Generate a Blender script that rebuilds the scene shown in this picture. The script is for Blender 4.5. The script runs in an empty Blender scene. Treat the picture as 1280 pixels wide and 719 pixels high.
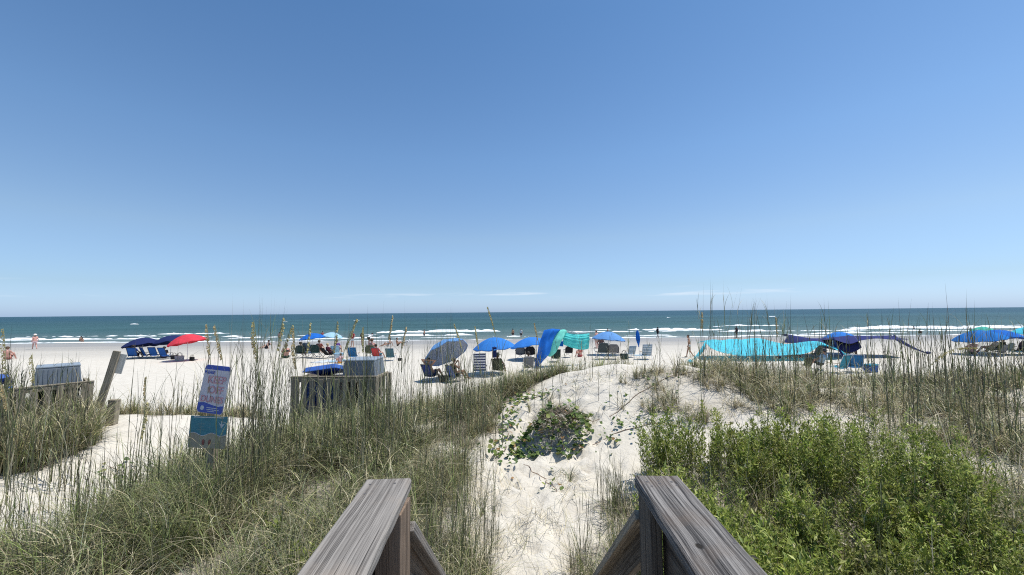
import bpy, bmesh, math, random
import numpy as np
from mathutils import Vector, Matrix
R = math.radians
random.seed(7)
RNG = np.random.default_rng(11)
SC = bpy.context.scene
COL = SC.collection

# ------------------------------------------------------------------ camera, sky, sun, exposure
cam_d = bpy.data.cameras.new('camera'); cam = bpy.data.objects.new('camera', cam_d); COL.objects.link(cam)
cam_d.sensor_width = 36.0; cam_d.lens = 500 / 1280 * 36.0
cam_d.clip_start = 0.05; cam_d.clip_end = 60000
cam.location = (0, 0, 3.3); cam.rotation_euler = (R(93.51), R(0.55), 0)
SC.camera = cam
SUN_EL, SUN_AZ = 69.0, 80.0          # azimuth measured from the sea (+Y) towards the right (+X)
w = bpy.data.worlds.new('World'); SC.world = w; w.use_nodes = True
nt = w.node_tree; bg = nt.nodes['Background']
sky = nt.nodes.new('ShaderNodeTexSky'); sky.sky_type = 'NISHITA'; sky.sun_disc = False
sky.sun_elevation = R(SUN_EL); sky.sun_rotation = R(SUN_AZ)
sky.altitude = 0; sky.air_density = 1.0; sky.dust_density = 0.6; sky.ozone_density = 2.0
bg.inputs[1].default_value = 0.10
# colour balance of the sky by elevation (the same all the way round), plus a thin low cloud bank
geo_w = nt.nodes.new('ShaderNodeTexCoord'); sep_w = nt.nodes.new('ShaderNodeSeparateXYZ'); nt.links.new(geo_w.outputs['Generated'], sep_w.inputs[0])
bal = nt.nodes.new('ShaderNodeValToRGB'); nt.links.new(sep_w.outputs['Z'], bal.inputs[0])
stops = [(0.0, (.80, 1.10, 1.88)), (.06, (.78, .95, 1.26)), (.177, (1.0, 1.08, 1.16)), (.355, (.91, 1.12, 1.25)), (.61, (.68, .98, 1.17)), (1.0, (.65, .95, 1.15))]
while len(bal.color_ramp.elements) < len(stops): bal.color_ramp.elements.new(.5)
for e_, (p_, c_) in zip(bal.color_ramp.elements, stops): e_.position = p_; e_.color = (*[v * .45 for v in c_], 1)
mul = nt.nodes.new('ShaderNodeMix'); mul.data_type = 'RGBA'; mul.blend_type = 'MULTIPLY'; mul.inputs[0].default_value = 1.0
nt.links.new(sky.outputs[0], mul.inputs[6]); nt.links.new(bal.outputs[0], mul.inputs[7])
gain = nt.nodes.new('ShaderNodeVectorMath'); gain.operation = 'SCALE'; gain.inputs['Scale'].default_value = .98 / .45
nt.links.new(mul.outputs[2], gain.inputs[0])
cl_map = nt.nodes.new('ShaderNodeMapping'); cl_map.inputs['Scale'].default_value = (3.2, 3.2, 55); cl_map.inputs['Location'].default_value = (2.05, -.34, .9); nt.links.new(geo_w.outputs['Generated'], cl_map.inputs[0])
cl_n = nt.nodes.new('ShaderNodeTexNoise'); cl_n.inputs['Scale'].default_value = 1.0; cl_n.inputs['Detail'].default_value = 5; nt.links.new(cl_map.outputs[0], cl_n.inputs['Vector'])
cl_r = nt.nodes.new('ShaderNodeMapRange'); cl_r.inputs['From Min'].default_value = .60; cl_r.inputs['From Max'].default_value = .74; nt.links.new(cl_n.outputs['Fac'], cl_r.inputs['Value'])
cl_b = nt.nodes.new('ShaderNodeValToRGB'); nt.links.new(sep_w.outputs['Z'], cl_b.inputs[0])
cl_b.color_ramp.elements.new(.045)
for e_, (p_, v_) in zip(cl_b.color_ramp.elements, [(.026, 0), (.045, 1), (.062, 0)]): e_.position = p_; e_.color = (v_, v_, v_, 1)
cl_m = nt.nodes.new('ShaderNodeMath'); cl_m.operation = 'MULTIPLY'; nt.links.new(cl_r.outputs[0], cl_m.inputs[0]); nt.links.new(cl_b.outputs[0], cl_m.inputs[1])
cl_x = nt.nodes.new('ShaderNodeMix'); cl_x.data_type = 'RGBA'; nt.links.new(cl_m.outputs[0], cl_x.inputs[0]); nt.links.new(gain.outputs[0], cl_x.inputs[6]); cl_x.inputs[7].default_value = (6.6, 7.4, 8.4, 1)
nt.links.new(cl_x.outputs[2], bg.inputs[0])
sd = bpy.data.lights.new('sun', 'SUN'); sun = bpy.data.objects.new('sun', sd); COL.objects.link(sun)
sd.energy = 4.2; sd.angle = R(0.53); sd.color = (1.0, 0.965, 0.90)
sv = Vector((math.sin(R(SUN_AZ)) * math.cos(R(SUN_EL)), math.cos(R(SUN_AZ)) * math.cos(R(SUN_EL)), math.sin(R(SUN_EL))))
sun.rotation_euler = sv.to_track_quat('Z', 'Y').to_euler()
SC.view_settings.view_transform = 'Standard'; SC.view_settings.look = 'None'
SC.view_settings.exposure = 0.28; SC.view_settings.gamma = 1.0; SC.view_settings.use_curve_mapping = False
SC.cycles.use_denoising = False; SC.cycles.filter_width = 1.1
SC.cycles.max_bounces = 6; SC.cycles.diffuse_bounces = 3; SC.cycles.glossy_bounces = 2
SC.cycles.transmission_bounces = 4; SC.cycles.transparent_max_bounces = 6

# ------------------------------------------------------------------ materials
MATS = {}
def principled(name):
    m = bpy.data.materials.new(name); m.use_nodes = True
    return m, m.node_tree, m.node_tree.nodes['Principled BSDF']
def add(nt, t, **kw):
    n = nt.nodes.new(t)
    for k, v in kw.items(): setattr(n, k, v)
    return n
def ramp(nt, fac, stops):
    r = add(nt, 'ShaderNodeValToRGB'); e = r.color_ramp.elements
    while len(e) < len(stops): e.new(0.5)
    for i, (p, c) in enumerate(stops):
        e[i].position = p; e[i].color = (*c, 1) if len(c) == 3 else c
    nt.links.new(fac, r.inputs[0]); return r.outputs[0]
def noise(nt, vec, scale, detail=3, rough=0.55, dist=0):
    n = add(nt, 'ShaderNodeTexNoise'); n.inputs['Scale'].default_value = scale
    n.inputs['Detail'].default_value = detail; n.inputs['Roughness'].default_value = rough
    n.inputs['Distortion'].default_value = dist
    if vec is not None: nt.links.new(vec, n.inputs['Vector'])
    return n.outputs['Fac']
def mapping(nt, out, scale=(1, 1, 1), loc=(0, 0, 0)):
    m = add(nt, 'ShaderNodeMapping'); m.inputs['Scale'].default_value = scale; m.inputs['Location'].default_value = loc
    nt.links.new(out, m.inputs['Vector']); return m.outputs[0]
def mixc(nt, fac, a, b):
    m = add(nt, 'ShaderNodeMix', data_type='RGBA')
    for s, v in ((0, fac), (6, a), (7, b)):
        if hasattr(v, 'is_linked'): nt.links.new(v, m.inputs[s])
        else: m.inputs[s].default_value = v if s == 0 else (*v, 1)
    return m.outputs[2]
def math_(nt, op, a, b=0.5):
    m = add(nt, 'ShaderNodeMath', operation=op)
    for s, v in ((0, a), (1, b)):
        if hasattr(v, 'is_linked'): nt.links.new(v, m.inputs[s])
        else: m.inputs[s].default_value = v
    return m.outputs[0]
def bump(nt, h, bsdf, strength=0.4, dist=0.02, chain=None):
    b = add(nt, 'ShaderNodeBump'); b.inputs['Strength'].default_value = strength; b.inputs['Distance'].default_value = dist
    nt.links.new(h, b.inputs['Height'])
    if chain is not None: nt.links.new(chain, b.inputs['Normal'])
    nt.links.new(b.outputs[0], bsdf.inputs['Normal']); return b.outputs[0]

def plain(name, c, rough=0.7, var=0.18, scale=14, spec=0.3, transl=0.0):
    """one colour with gentle mottling; transl lets light through cloth"""
    if name in MATS: return MATS[name]
    m, nt, b = principled(name)
    tc = add(nt, 'ShaderNodeTexCoord')
    f = noise(nt, tc.outputs['Object'], scale, 4)
    lo = tuple(x * (1 - var) for x in c); hi = tuple(min(1, x * (1 + var)) for x in c)
    c_out = ramp(nt, f, [(0.3, lo), (0.7, hi)])
    nt.links.new(c_out, b.inputs['Base Color'])
    b.inputs['Roughness'].default_value = rough; b.inputs['Specular IOR Level'].default_value = spec
    if transl:
        t = add(nt, 'ShaderNodeBsdfTranslucent'); nt.links.new(c_out, t.inputs[0])
        mx = add(nt, 'ShaderNodeMixShader'); mx.inputs[0].default_value = transl
        o = nt.nodes['Material Output']
        nt.links.new(b.outputs[0], mx.inputs[1]); nt.links.new(t.outputs[0], mx.inputs[2]); nt.links.new(mx.outputs[0], o.inputs[0])
    MATS[name] = m; return m

def cloth(name, c, transl=0.3): return plain('cloth_' + name, c, 0.85, 0.10, 6, 0.15, transl)

def mat_plant(name, transl=0.3, rough=0.55, spec=0.3):
    m, nt, b = principled(name)
    a = add(nt, 'ShaderNodeVertexColor', layer_name='Col')
    nt.links.new(a.outputs[0], b.inputs['Base Color']); b.inputs['Roughness'].default_value = rough
    b.inputs['Specular IOR Level'].default_value = spec
    t = add(nt, 'ShaderNodeBsdfTranslucent'); nt.links.new(a.outputs[0], t.inputs[0])
    mx = add(nt, 'ShaderNodeMixShader'); mx.inputs[0].default_value = transl
    nt.links.new(b.outputs[0], mx.inputs[1]); nt.links.new(t.outputs[0], mx.inputs[2])
    nt.links.new(mx.outputs[0], nt.nodes['Material Output'].inputs[0])
    MATS[name] = m; return m
mat_plant('grass', 0.28, 0.5, 0.4); mat_plant('leaf', 0.32, 0.5, 0.22)

def mat_sand():
    m, nt, b = principled('sand')
    geo = add(nt, 'ShaderNodeNewGeometry'); pos = geo.outputs['Position']
    big = noise(nt, pos, 0.35, 4); mid = noise(nt, pos, 3.0, 5, 0.6); fine = noise(nt, pos, 60, 4, 0.7)
    dry = ramp(nt, mid, [(0.25, (0.52, 0.475, 0.40)), (0.55, (0.595, 0.55, 0.472)), (0.8, (0.65, 0.605, 0.525))])
    shells = ramp(nt, noise(nt, pos, 120, 2, 0.8), [(0.30, (0.62, 0.58, 0.52)), (0.42, (1, 1, 1))])
    mm = add(nt, 'ShaderNodeMix', data_type='RGBA', blend_type='MULTIPLY'); mm.inputs[0].default_value = 0.6
    nt.links.new(dry, mm.inputs[6]); nt.links.new(shells, mm.inputs[7])
    # litter: patchy brown dead grass, darkened to deepen the shade between plants
    sx = add(nt, 'ShaderNodeSeparateXYZ'); nt.links.new(pos, sx.inputs[0])
    wet = add(nt, 'ShaderNodeMapRange'); wet.inputs['From Min'].default_value = -0.04; wet.inputs['From Max'].default_value = -0.55
    wob = math_(nt, 'ADD', sx.outputs['Z'], math_(nt, 'MULTIPLY', math_(nt, 'SUBTRACT', noise(nt, mapping(nt, pos, (0.03, 0.2, 0.2)), 1.0, 4), 0.5), 0.35))
    nt.links.new(wob, wet.inputs['Value'])
    wetc = mixc(nt, big, (0.27, 0.25, 0.22), (0.34, 0.318, 0.283))
    col = mixc(nt, wet.outputs[0], mm.outputs[2], wetc)
    lit = add(nt, 'ShaderNodeVertexColor', layer_name='Litter'); lf = math_(nt, 'MULTIPLY', lit.outputs[0], ramp(nt, noise(nt, pos, 9, 5, .7), [(0.28, (.35, .35, .35)), (0.6, (1, 1, 1))]))
    litc = ramp(nt, noise(nt, pos, 45, 4, .7), [(0.3, (0.07, 0.055, 0.04)), (0.55, (0.16, 0.125, 0.085)), (0.75, (0.30, 0.25, 0.17))])
    col = mixc(nt, lf, col, litc)
    nt.links.new(col, b.inputs['Base Color'])
    rr = add(nt, 'ShaderNodeMapRange'); rr.inputs['To Min'].default_value = 0.95; rr.inputs['To Max'].default_value = 0.45
    nt.links.new(wet.outputs[0], rr.inputs['Value']); nt.links.new(rr.outputs[0], b.inputs['Roughness'])
    b.inputs['Specular IOR Level'].default_value = 0.2
    c1 = bump(nt, noise(nt, pos, 4.5, 5, 0.6), b, 0.55, 0.10)
    c2 = bump(nt, fine, b, 0.35, 0.012, c1)
    MATS['sand'] = m
mat_sand()

def mat_sea():
    m, nt, b = principled('sea_water')
    geo = add(nt, 'ShaderNodeNewGeometry'); pos = geo.outputs['Position']
    sx = add(nt, 'ShaderNodeSeparateXYZ'); nt.links.new(pos, sx.inputs[0])
    depth = add(nt, 'ShaderNodeMapRange'); depth.inputs['From Min'].default_value = 60; depth.inputs['From Max'].default_value = 420
    nt.links.new(sx.outputs['Y'], depth.inputs['Value'])
    base = ramp(nt, depth.outputs[0], [(0.0, (0.17, 0.20, 0.185)), (0.05, (0.085, 0.135, 0.125)), (0.14, (0.040, 0.095, 0.093)), (1.0, (0.018, 0.062, 0.080))])
    band = noise(nt, mapping(nt, pos, (0.010, 0.07, 0.1)), 1.0, 5, 0.6)
    band2 = noise(nt, mapping(nt, pos, (0.0015, 0.012, 0.1), (7, 3, 0)), 1.0, 4, 0.55)
    v = add(nt, 'ShaderNodeMix', data_type='RGBA', blend_type='MULTIPLY'); v.inputs[0].default_value = 1.0
    nt.links.new(base, v.inputs[6]); nt.links.new(ramp(nt, math_(nt, 'ADD', math_(nt, 'MULTIPLY', band, 0.5), math_(nt, 'MULTIPLY', band2, 0.5)), [(0.35, (0.72, 0.74, 0.76)), (0.65, (1.22, 1.2, 1.18))]), v.inputs[7])
    nt.links.new(v.outputs[2], b.inputs['Base Color'])
    b.inputs['Roughness'].default_value = 0.42; b.inputs['IOR'].default_value = 1.33; b.inputs['Specular IOR Level'].default_value = 0.28
    c1 = bump(nt, noise(nt, mapping(nt, pos, (0.25, 0.9, 1)), 1.0, 5, 0.65), b, 1.0, 0.5)
    bump(nt, noise(nt, mapping(nt, pos, (1.2, 3.0, 1)), 1.0, 4, 0.6), b, 0.8, 0.15, c1)
    MATS['sea_water'] = m
mat_sea()

def mat_wood(name, dark, light, warm, groove=0.5, sx=26.0, knots=(), wavy=0.055):
    """weathered board: long axis is local Y; grain runs along it"""
    m, nt, b = principled(name)
    tc = add(nt, 'ShaderNodeTexCoord'); ob = tc.outputs['Object']
    if not knots:                          # every board gets its own stretch of grain
        oi = add(nt, 'ShaderNodeObjectInfo'); cb = add(nt, 'ShaderNodeCombineXYZ')
        for k in range(3): nt.links.new(math_(nt, 'MULTIPLY', oi.outputs['Random'], 7.0 + 3 * k), cb.inputs[k])
        vo = add(nt, 'ShaderNodeVectorMath', operation='ADD'); nt.links.new(ob, vo.inputs[0]); nt.links.new(cb.outputs[0], vo.inputs[1]); ob = vo.outputs[0]
    warp = noise(nt, mapping(nt, ob, (5, 1.3, 5)), 1.0, 2)
    off = add(nt, 'ShaderNodeCombineXYZ'); nt.links.new(math_(nt, 'MULTIPLY', warp, wavy), off.inputs[0])
    va = add(nt, 'ShaderNodeVectorMath', operation='ADD'); nt.links.new(ob, va.inputs[0]); nt.links.new(off.outputs[0], va.inputs[1])
    g1 = noise(nt, mapping(nt, va.outputs[0], (sx * 2.2, 0.7, sx * 2.2)), 1.0, 3, 0.6)
    g2 = noise(nt, mapping(nt, va.outputs[0], (sx * 9, 3.0, sx * 9)), 1.0, 4, 0.65)
    blot = noise(nt, ob, 5.0, 4, 0.6)
    gr = math_(nt, 'ADD', math_(nt, 'MULTIPLY', g1, 0.5), math_(nt, 'MULTIPLY', g2, 0.5))
    c = ramp(nt, gr, [(0.34, tuple(x * 0.55 for x in dark)), (0.43, dark), (0.50, tuple((x + y) / 2 for x, y in zip(dark, light))), (0.60, light)])
    c = mixc(nt, ramp(nt, blot, [(0.47, (0, 0, 0)), (0.74, (0.6, 0.6, 0.6))]), c, warm)
    hgt = gr
    cr = ramp(nt, noise(nt, mapping(nt, va.outputs[0], (sx * 6, 1.1, sx * 6), (3, 5, 1)), 1.0, 2, .5), [(0.30, (1, 1, 1)), (0.335, (0, 0, 0))])   # drying splits along the grain
    c = mixc(nt, math_(nt, 'MULTIPLY', cr, .8), c, (0.02, 0.018, 0.015)); hgt = math_(nt, 'SUBTRACT', hgt, math_(nt, 'MULTIPLY', cr, .5))
    for (kx, ky, kr) in knots:
        d = add(nt, 'ShaderNodeVectorMath', operation='DISTANCE')
        nt.links.new(mapping(nt, ob, (1, 0.7, 0)), d.inputs[0]); d.inputs[1].default_value = (kx, ky * 0.7, 0)
        k = ramp(nt, math_(nt, 'DIVIDE', d.outputs['Value'], kr), [(0.35, (1, 1, 1)), (0.6, (0, 0, 0))])
        c = mixc(nt, k, c, (0.03, 0.025, 0.02)); hgt = math_(nt, 'SUBTRACT', hgt, math_(nt, 'MULTIPLY', k, 0.6))
    nt.links.new(c, b.inputs['Base Color']); b.inputs['Roughness'].default_value = 0.85; b.inputs['Specular IOR Level'].default_value = 0.2
    bump(nt, hgt, b, groove, 0.012)
    MATS[name] = m
mat_wood('wood_cap_pale', (0.125, 0.112, 0.100), (0.33, 0.302, 0.270), (0.30, 0.245, 0.195), 0.5, 42, (), 0.014)
mat_wood('wood_cap_ridged', (0.058, 0.054, 0.052), (0.28, 0.26, 0.24), (0.17, 0.12, 0.085), 0.9, 32, ((-0.036, 0.80, 0.020),), 0.06)
mat_wood('wood_post', (0.13, 0.095, 0.07), (0.30, 0.22, 0.16), (0.26, 0.17, 0.11), 0.5, 22)
mat_wood('wood_post_grey', (0.07, 0.058, 0.047), (0.19, 0.165, 0.135), (0.12, 0.10, 0.08), 0.5, 22)  # grey post wood, darkened to imitate the shade under the right cap
mat_wood('wood_fence', (0.17, 0.142, 0.105), (0.42, 0.365, 0.285), (0.24, 0.21, 0.14), 0.6, 24)
mat_wood('wood_deck', (0.16, 0.14, 0.12), (0.34, 0.31, 0.28), (0.28, 0.22, 0.17), 0.5, 22)

# ------------------------------------------------------------------ noise and terrain
LAT = RNG.random((256, 256))
def vnoise(x, y):
    x = np.asarray(x, float); y = np.asarray(y, float)
    xi = np.floor(x).astype(int); yi = np.floor(y).astype(int); fx = x - xi; fy = y - yi
    fx = fx * fx * (3 - 2 * fx); fy = fy * fy * (3 - 2 * fy)
    a = LAT[xi % 256, yi % 256]; b = LAT[(xi + 1) % 256, yi % 256]; c = LAT[xi % 256, (yi + 1) % 256]; d = LAT[(xi + 1) % 256, (yi + 1) % 256]
    return (a * (1 - fx) + b * fx) * (1 - fy) + (c * (1 - fx) + d * fx) * fy
def fbm(x, y, o=4):
    s = 0; a = 0.5; f = 1.0
    for i in range(o): s = s + a * vnoise(x * f + 17 * i, y * f + 31 * i); a *= 0.5; f *= 2.03
    return s / (1 - 0.5 ** o)
def gs(x, y, cx, cy, sx, sy, a=0):
    dx, dy = x - cx, y - cy; c, s = math.cos(a), math.sin(a)
    return np.exp(-((dx * c + dy * s) / sx) ** 2 - ((-dx * s + dy * c) / sy) ** 2)
YP = [-8, 2.5, 4, 6, 8, 9.5, 12, 15, 19, 30, 50, 64, 90, 130, 400]
ZP = [.75, .75, .78, .85, .95, .9, .4, .08, 0, -.05, -.5, -1.0, -2.0, -3, -12]
def zg(x, y):
    """ground height: dunes near, beach sloping to the sea"""
    x = np.asarray(x, float); y = np.asarray(y, float)
    z = np.interp(y, YP, ZP)
    z = z + 1.12 * gs(x, y, 2.9, 9.3, 3.6, 2.6) + .56 * gs(x, y, 10.5, 9.4, 4.5, 2.8) + .12 * gs(x, y, -9, 7.6, 2.6, 2.4) \
        - .45 * gs(x, y, -5.2, 9.5, 1.6, 4, -.2) + .15 * gs(x, y, -2.6, 6, 2.2, 2.0) + .12 * gs(x, y, 17, 9, 6, 3)
    dune = np.clip((14 - y) / 4, 0, 1)
    z = z + dune * (0.26 * (fbm(x * .45, y * .45, 3) - .5) + 0.12 * (fbm(x * 1.7 + 9, y * 1.7, 3) - .5))
    beach = np.clip((y - 10) / 4, 0, 1) * np.clip((48 - y) / 10, 0, 1)
    return z + beach * 0.05 * (fbm(x * .9, y * .9, 3) - .5)
def gz(x, y): return float(zg(x, y))

# ------------------------------------------------------------------ object helpers
def tag(o, label=None, cat=None, group=None, kind=None):
    for k, v in (('label', label), ('category', cat), ('group', group), ('kind', kind)):
        if v: o[k] = v
    return o
def link(name, me, mats, parent=None):
    o = bpy.data.objects.new(name, me); COL.objects.link(o)
    for m in (mats if isinstance(mats, (list, tuple)) else [mats]):
        if m is not None and me.materials.find(m.name) < 0 or len(me.materials) == 0: me.materials.append(m)
    if parent is not None: o.parent = parent
    return o
def root(name, label, cat, loc=(0, 0, 0), rz=0, group=None, rx=0, ry=0, s=1):
    o = bpy.data.objects.new(name, None); COL.objects.link(o); o.empty_display_size = 0.1
    o.location = loc; o.rotation_euler = (rx, ry, rz); o.scale = (s, s, s)
    return tag(o, label, cat, group)
class MB:
    """collects shapes, then builds ONE mesh object"""
    def __init__(s): s.v = []; s.f = []
    def raw(s, v, f):
        n = len(s.v); s.v += [tuple(p) for p in v]; s.f += [tuple(i + n for i in q) for q in f]; return s
    def box(s, c, d, rot=None):
        x, y, z = d[0] / 2, d[1] / 2, d[2] / 2
        v = [Vector(p) for p in ((-x, -y, -z), (x, -y, -z), (x, y, -z), (-x, y, -z), (-x, -y, z), (x, -y, z), (x, y, z), (-x, y, z))]
        if rot: v = [rot @ p for p in v]
        return s.raw([p + Vector(c) for p in v], [(0, 3, 2, 1), (4, 5, 6, 7), (0, 1, 5, 4), (1, 2, 6, 5), (2, 3, 7, 6), (3, 0, 4, 7)])
    def taper(s, c, d0, d1, h):
        v = []
        for d, z in ((d0, 0), (d1, h)):
            x, y = d[0] / 2, d[1] / 2; v += [(c[0] - x, c[1] - y, c[2] + z), (c[0] + x, c[1] - y, c[2] + z), (c[0] + x, c[1] + y, c[2] + z), (c[0] - x, c[1] + y, c[2] + z)]
        return s.raw(v, [(0, 3, 2, 1), (4, 5, 6, 7), (0, 1, 5, 4), (1, 2, 6, 5), (2, 3, 7, 6), (3, 0, 4, 7)])
    def tube(s, pts, r, n=6, cap=True):
        pts = [Vector(p) for p in pts]; k = len(pts); rr = r if isinstance(r, (list, tuple)) else [r] * k
        v = []; f = []
        for i, p in enumerate(pts):
            t = (pts[min(i + 1, k - 1)] - pts[max(i - 1, 0)]).normalized()
            u = t.cross(Vector((0.31, 0.2, 1)) if abs(t.z) < 0.95 else Vector((1, 0.1, 0))).normalized(); q = t.cross(u)
            for j in range(n):
                a = 2 * math.pi * j / n; v.append(p + (u * math.cos(a) + q * math.sin(a)) * rr[i])
        for i in range(k - 1):
            for j in range(n): f.append((i * n + j, i * n + (j + 1) % n, (i + 1) * n + (j + 1) % n, (i + 1) * n + j))
        if cap: f += [tuple(range(n))[::-1], tuple(range((k - 1) * n, k * n))]
        return s.raw(v, f)
    def ball(s, c, r, n=10, m=7):
        rx, ry, rz = r if isinstance(r, (list, tuple)) else (r, r, r)
        v = [(c[0], c[1], c[2] - rz)]; f = []
        for i in range(1, m):
            a = -math.pi / 2 + math.pi * i / m
            for j in range(n):
                b = 2 * math.pi * j / n; v.append((c[0] + rx * math.cos(a) * math.cos(b), c[1] + ry * math.cos(a) * math.sin(b), c[2] + rz * math.sin(a)))
        v.append((c[0], c[1], c[2] + rz)); L = len(v) - 1
        for j in range(n):
            f.append((0, 1 + (j + 1) % n, 1 + j)); f.append((L, 1 + (m - 2) * n + j, 1 + (m - 2) * n + (j + 1) % n))
            for i in range(m - 2): f.append((1 + i * n + j, 1 + i * n + (j + 1) % n, 1 + (i + 1) * n + (j + 1) % n, 1 + (i + 1) * n + j))
        return s.raw(v, f)
    def grid(s, P):
        """P: rows of points"""
        a = len(P); b = len(P[0])
        return s.raw([q for r in P for q in r], [(i * b + j, i * b + j + 1, (i + 1) * b + j + 1, (i + 1) * b + j) for i in range(a - 1) for j in range(b - 1)])
    def mesh(s, name, smooth=False, bevel=0, thick=0):
        me = bpy.data.meshes.new(name); me.from_pydata(s.v, [], s.f)
        if bevel or thick:
            bm = bmesh.new(); bm.from_mesh(me)
            if bevel: bmesh.ops.bevel(bm, geom=bm.edges[:] , offset=bevel, segments=2, affect='EDGES', profile=0.6)
            if thick: bmesh.ops.recalc_face_normals(bm, faces=bm.faces[:]); bmesh.ops.solidify(bm, geom=bm.faces[:], thickness=thick)
            bm.to_mesh(me); bm.free()
        me.polygons.foreach_set('use_smooth', [smooth] * len(me.polygons)); me.update(); return me
    def build(s, name, mat, parent=None, smooth=False, bevel=0, thick=0):
        return link(name, s.mesh(name, smooth, bevel, thick), mat, parent)

def npmesh(name, V, quads=None, tris=None, col=None, smooth=False):
    """fast mesh from numpy arrays"""
    me = bpy.data.meshes.new(name); V = np.asarray(V, np.float32)
    nq = 0 if quads is None else len(quads); ntr = 0 if tris is None else len(tris)
    me.vertices.add(len(V)); me.vertices.foreach_set('co', V.ravel())
    loops = []
    if nq: loops.append(np.asarray(quads, np.int32).ravel())
    if ntr: loops.append(np.asarray(tris, np.int32).ravel())
    L = np.concatenate(loops); me.loops.add(len(L)); me.loops.foreach_set('vertex_index', L)
    me.polygons.add(nq + ntr)
    st = np.concatenate([np.arange(nq) * 4, nq * 4 + np.arange(ntr) * 3]).astype(np.int32)
    me.polygons.foreach_set('loop_start', st)
    if smooth: me.polygons.foreach_set('use_smooth', np.ones(nq + ntr, bool))
    if col is not None:
        a = me.color_attributes.new('Col', 'FLOAT_COLOR', 'POINT')
        a.data.foreach_set('color', np.concatenate([col, np.ones((len(col), 1))], 1).astype(np.float32).ravel())
    me.update(calc_edges=True); return me

def gridmesh(name, xs, ys, zf, smooth=True):
    X, Y = np.meshgrid(xs, ys); Z = zf(X, Y); a, b = X.shape
    V = np.stack([X.ravel(), Y.ravel(), Z.ravel()], 1)
    i = np.arange((a - 1) * (b - 1)); r = i // (b - 1); c = i % (b - 1); k = r * b + c
    return npmesh(name, V, np.stack([k, k + 1, k + b + 1, k + b], 1), smooth=smooth)
def spread(fine0, fine1, step, lo, hi, growth=1.12):
    a = list(np.arange(fine0, fine1, step)); s = step; x = a[-1]
    while x < hi: s *= growth; x += s; a.append(x)
    s = step; x = a[0]; pre = []
    while x > lo: s *= growth; x -= s; pre.append(x)
    return np.array(pre[::-1] + a)

# ------------------------------------------------------------------ ground and sea
FP = []
for i in range(560):                      # footprints on the path, the mound and the beach behind
    if i < 290: FP.append((random.uniform(-.5, 1.6), random.uniform(3.2, 8.2)))
    elif i < 360: FP.append((random.uniform(-7.5, -5.5), random.uniform(5.5, 11)))
    else: FP.append((random.uniform(-6, 3), random.uniform(10.5, 17)))
FPA = [random.uniform(0, 6.3) for _ in FP]
def sand_z(X, Y):
    Z = zg(X, Y)
    n = (X > -14) & (X < 16) & (Y > 2) & (Y < 18)
    xs, ys = X[n], Y[n]; dz = np.zeros(len(xs))
    for (px, py), a in zip(FP, FPA):
        k = (np.abs(xs - px) < .35) & (np.abs(ys - py) < .35)
        if not k.any(): continue
        dx, dy = xs[k] - px, ys[k] - py; u = dx * math.cos(a) + dy * math.sin(a); v = -dx * math.sin(a) + dy * math.cos(a)
        q = (u / .15) ** 2 + (v / .08) ** 2
        dz[k] += -.06 * np.exp(-q) + .022 * np.exp(-(np.sqrt(q) - 1.5) ** 2 * 5)
    Z[n] += dz + .02 * (fbm(xs * 4, ys * 4, 3) - .5)
    return Z
xs = spread(-12, 15, .085, -2500, 2500, 1.10); ys = spread(2.6, 16, .075, -30, 160, 1.06)
g = link('sand_ground', gridmesh('sand_ground', xs, ys, sand_z), MATS['sand']); tag(g, kind='structure')

SEA = -1.0
def swell(X, Y):
    n = fbm(X * .012, Y * .03, 3); amp = np.interp(Y, [58, 70, 95, 200, 700, 2500], [.02, .10, .22, .30, .35, 0])
    ph = Y * .40 + n * 16 + .004 * X
    s = np.sin(ph); s = np.sign(s) * np.abs(s) ** 1.0
    return SEA + amp * (.55 * s + .3 * np.sin(Y * .9 + fbm(X * .03, Y * .05, 2) * 22) + .5 * (fbm(X * .15, Y * .4, 3) - .5)) + .05 * np.clip((66 - Y) / 6, 0, 1) * (fbm(X * .05, Y * .1) - .5)
xs = spread(-120, 120, 1.1, -30000, 30000, 1.13); ys = spread(57, 210, .5, 56, 40000, 1.07)
o = link('sea', gridmesh('sea', xs, ys, swell), MATS['sea_water']); tag(o, kind='structure')

# broken white water: bumpy ridges that dip under the surface, so their edges are ragged
m_foam = plain('foam', (0.80, 0.82, 0.82), 0.9, 0.08, 1.5, 0.1)
FV = []; FQ = []
def breaker(x0, x1, y0, slope, wdt, h, dens=0.5, seed=0):
    nx = max(8, int((x1 - x0) / .45)); ny = 12; n0 = sum(len(a) for a in FV)
    u = np.linspace(x0, x1, nx); t = np.linspace(0, 1, ny); U, T = np.meshgrid(u, t)
    wob = (fbm(U * .05 + seed, U * 0 + seed, 3) - .5) * 5
    ww = wdt * (.5 + fbm(U * .11 + seed * 3, U * 0, 2))
    Y = y0 + slope * (U - (x0 + x1) / 2) + wob + (T - .3) * ww
    prof = np.exp(-((T - .28) / .2) ** 2) * .9 + .45 * np.sin(np.pi * np.clip(T, 0, 1))
    end = np.clip((U - x0) / (.12 * (x1 - x0)), 0, 1) * np.clip((x1 - U) / (.12 * (x1 - x0)), 0, 1)
    mod = fbm(U * .22 + seed, Y * .5, 3) * .6 + fbm(U * .9, Y * 1.6 + seed, 3) * .4
    Z = swell(U, Y) + h * (prof * end ** .6 * np.clip((mod - (.62 - dens * .4)) * 4, -0.4, 1.0)) - .05
    FV.append(np.stack([U.ravel(), Y.ravel(), Z.ravel()], 1))
    i = np.arange((nx - 1) * (ny - 1)); r = i // (nx - 1); c = i % (nx - 1); k = r * nx + c + n0
    FQ.append(np.stack([k, k + 1, k + nx + 1, k + nx], 1))
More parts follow.
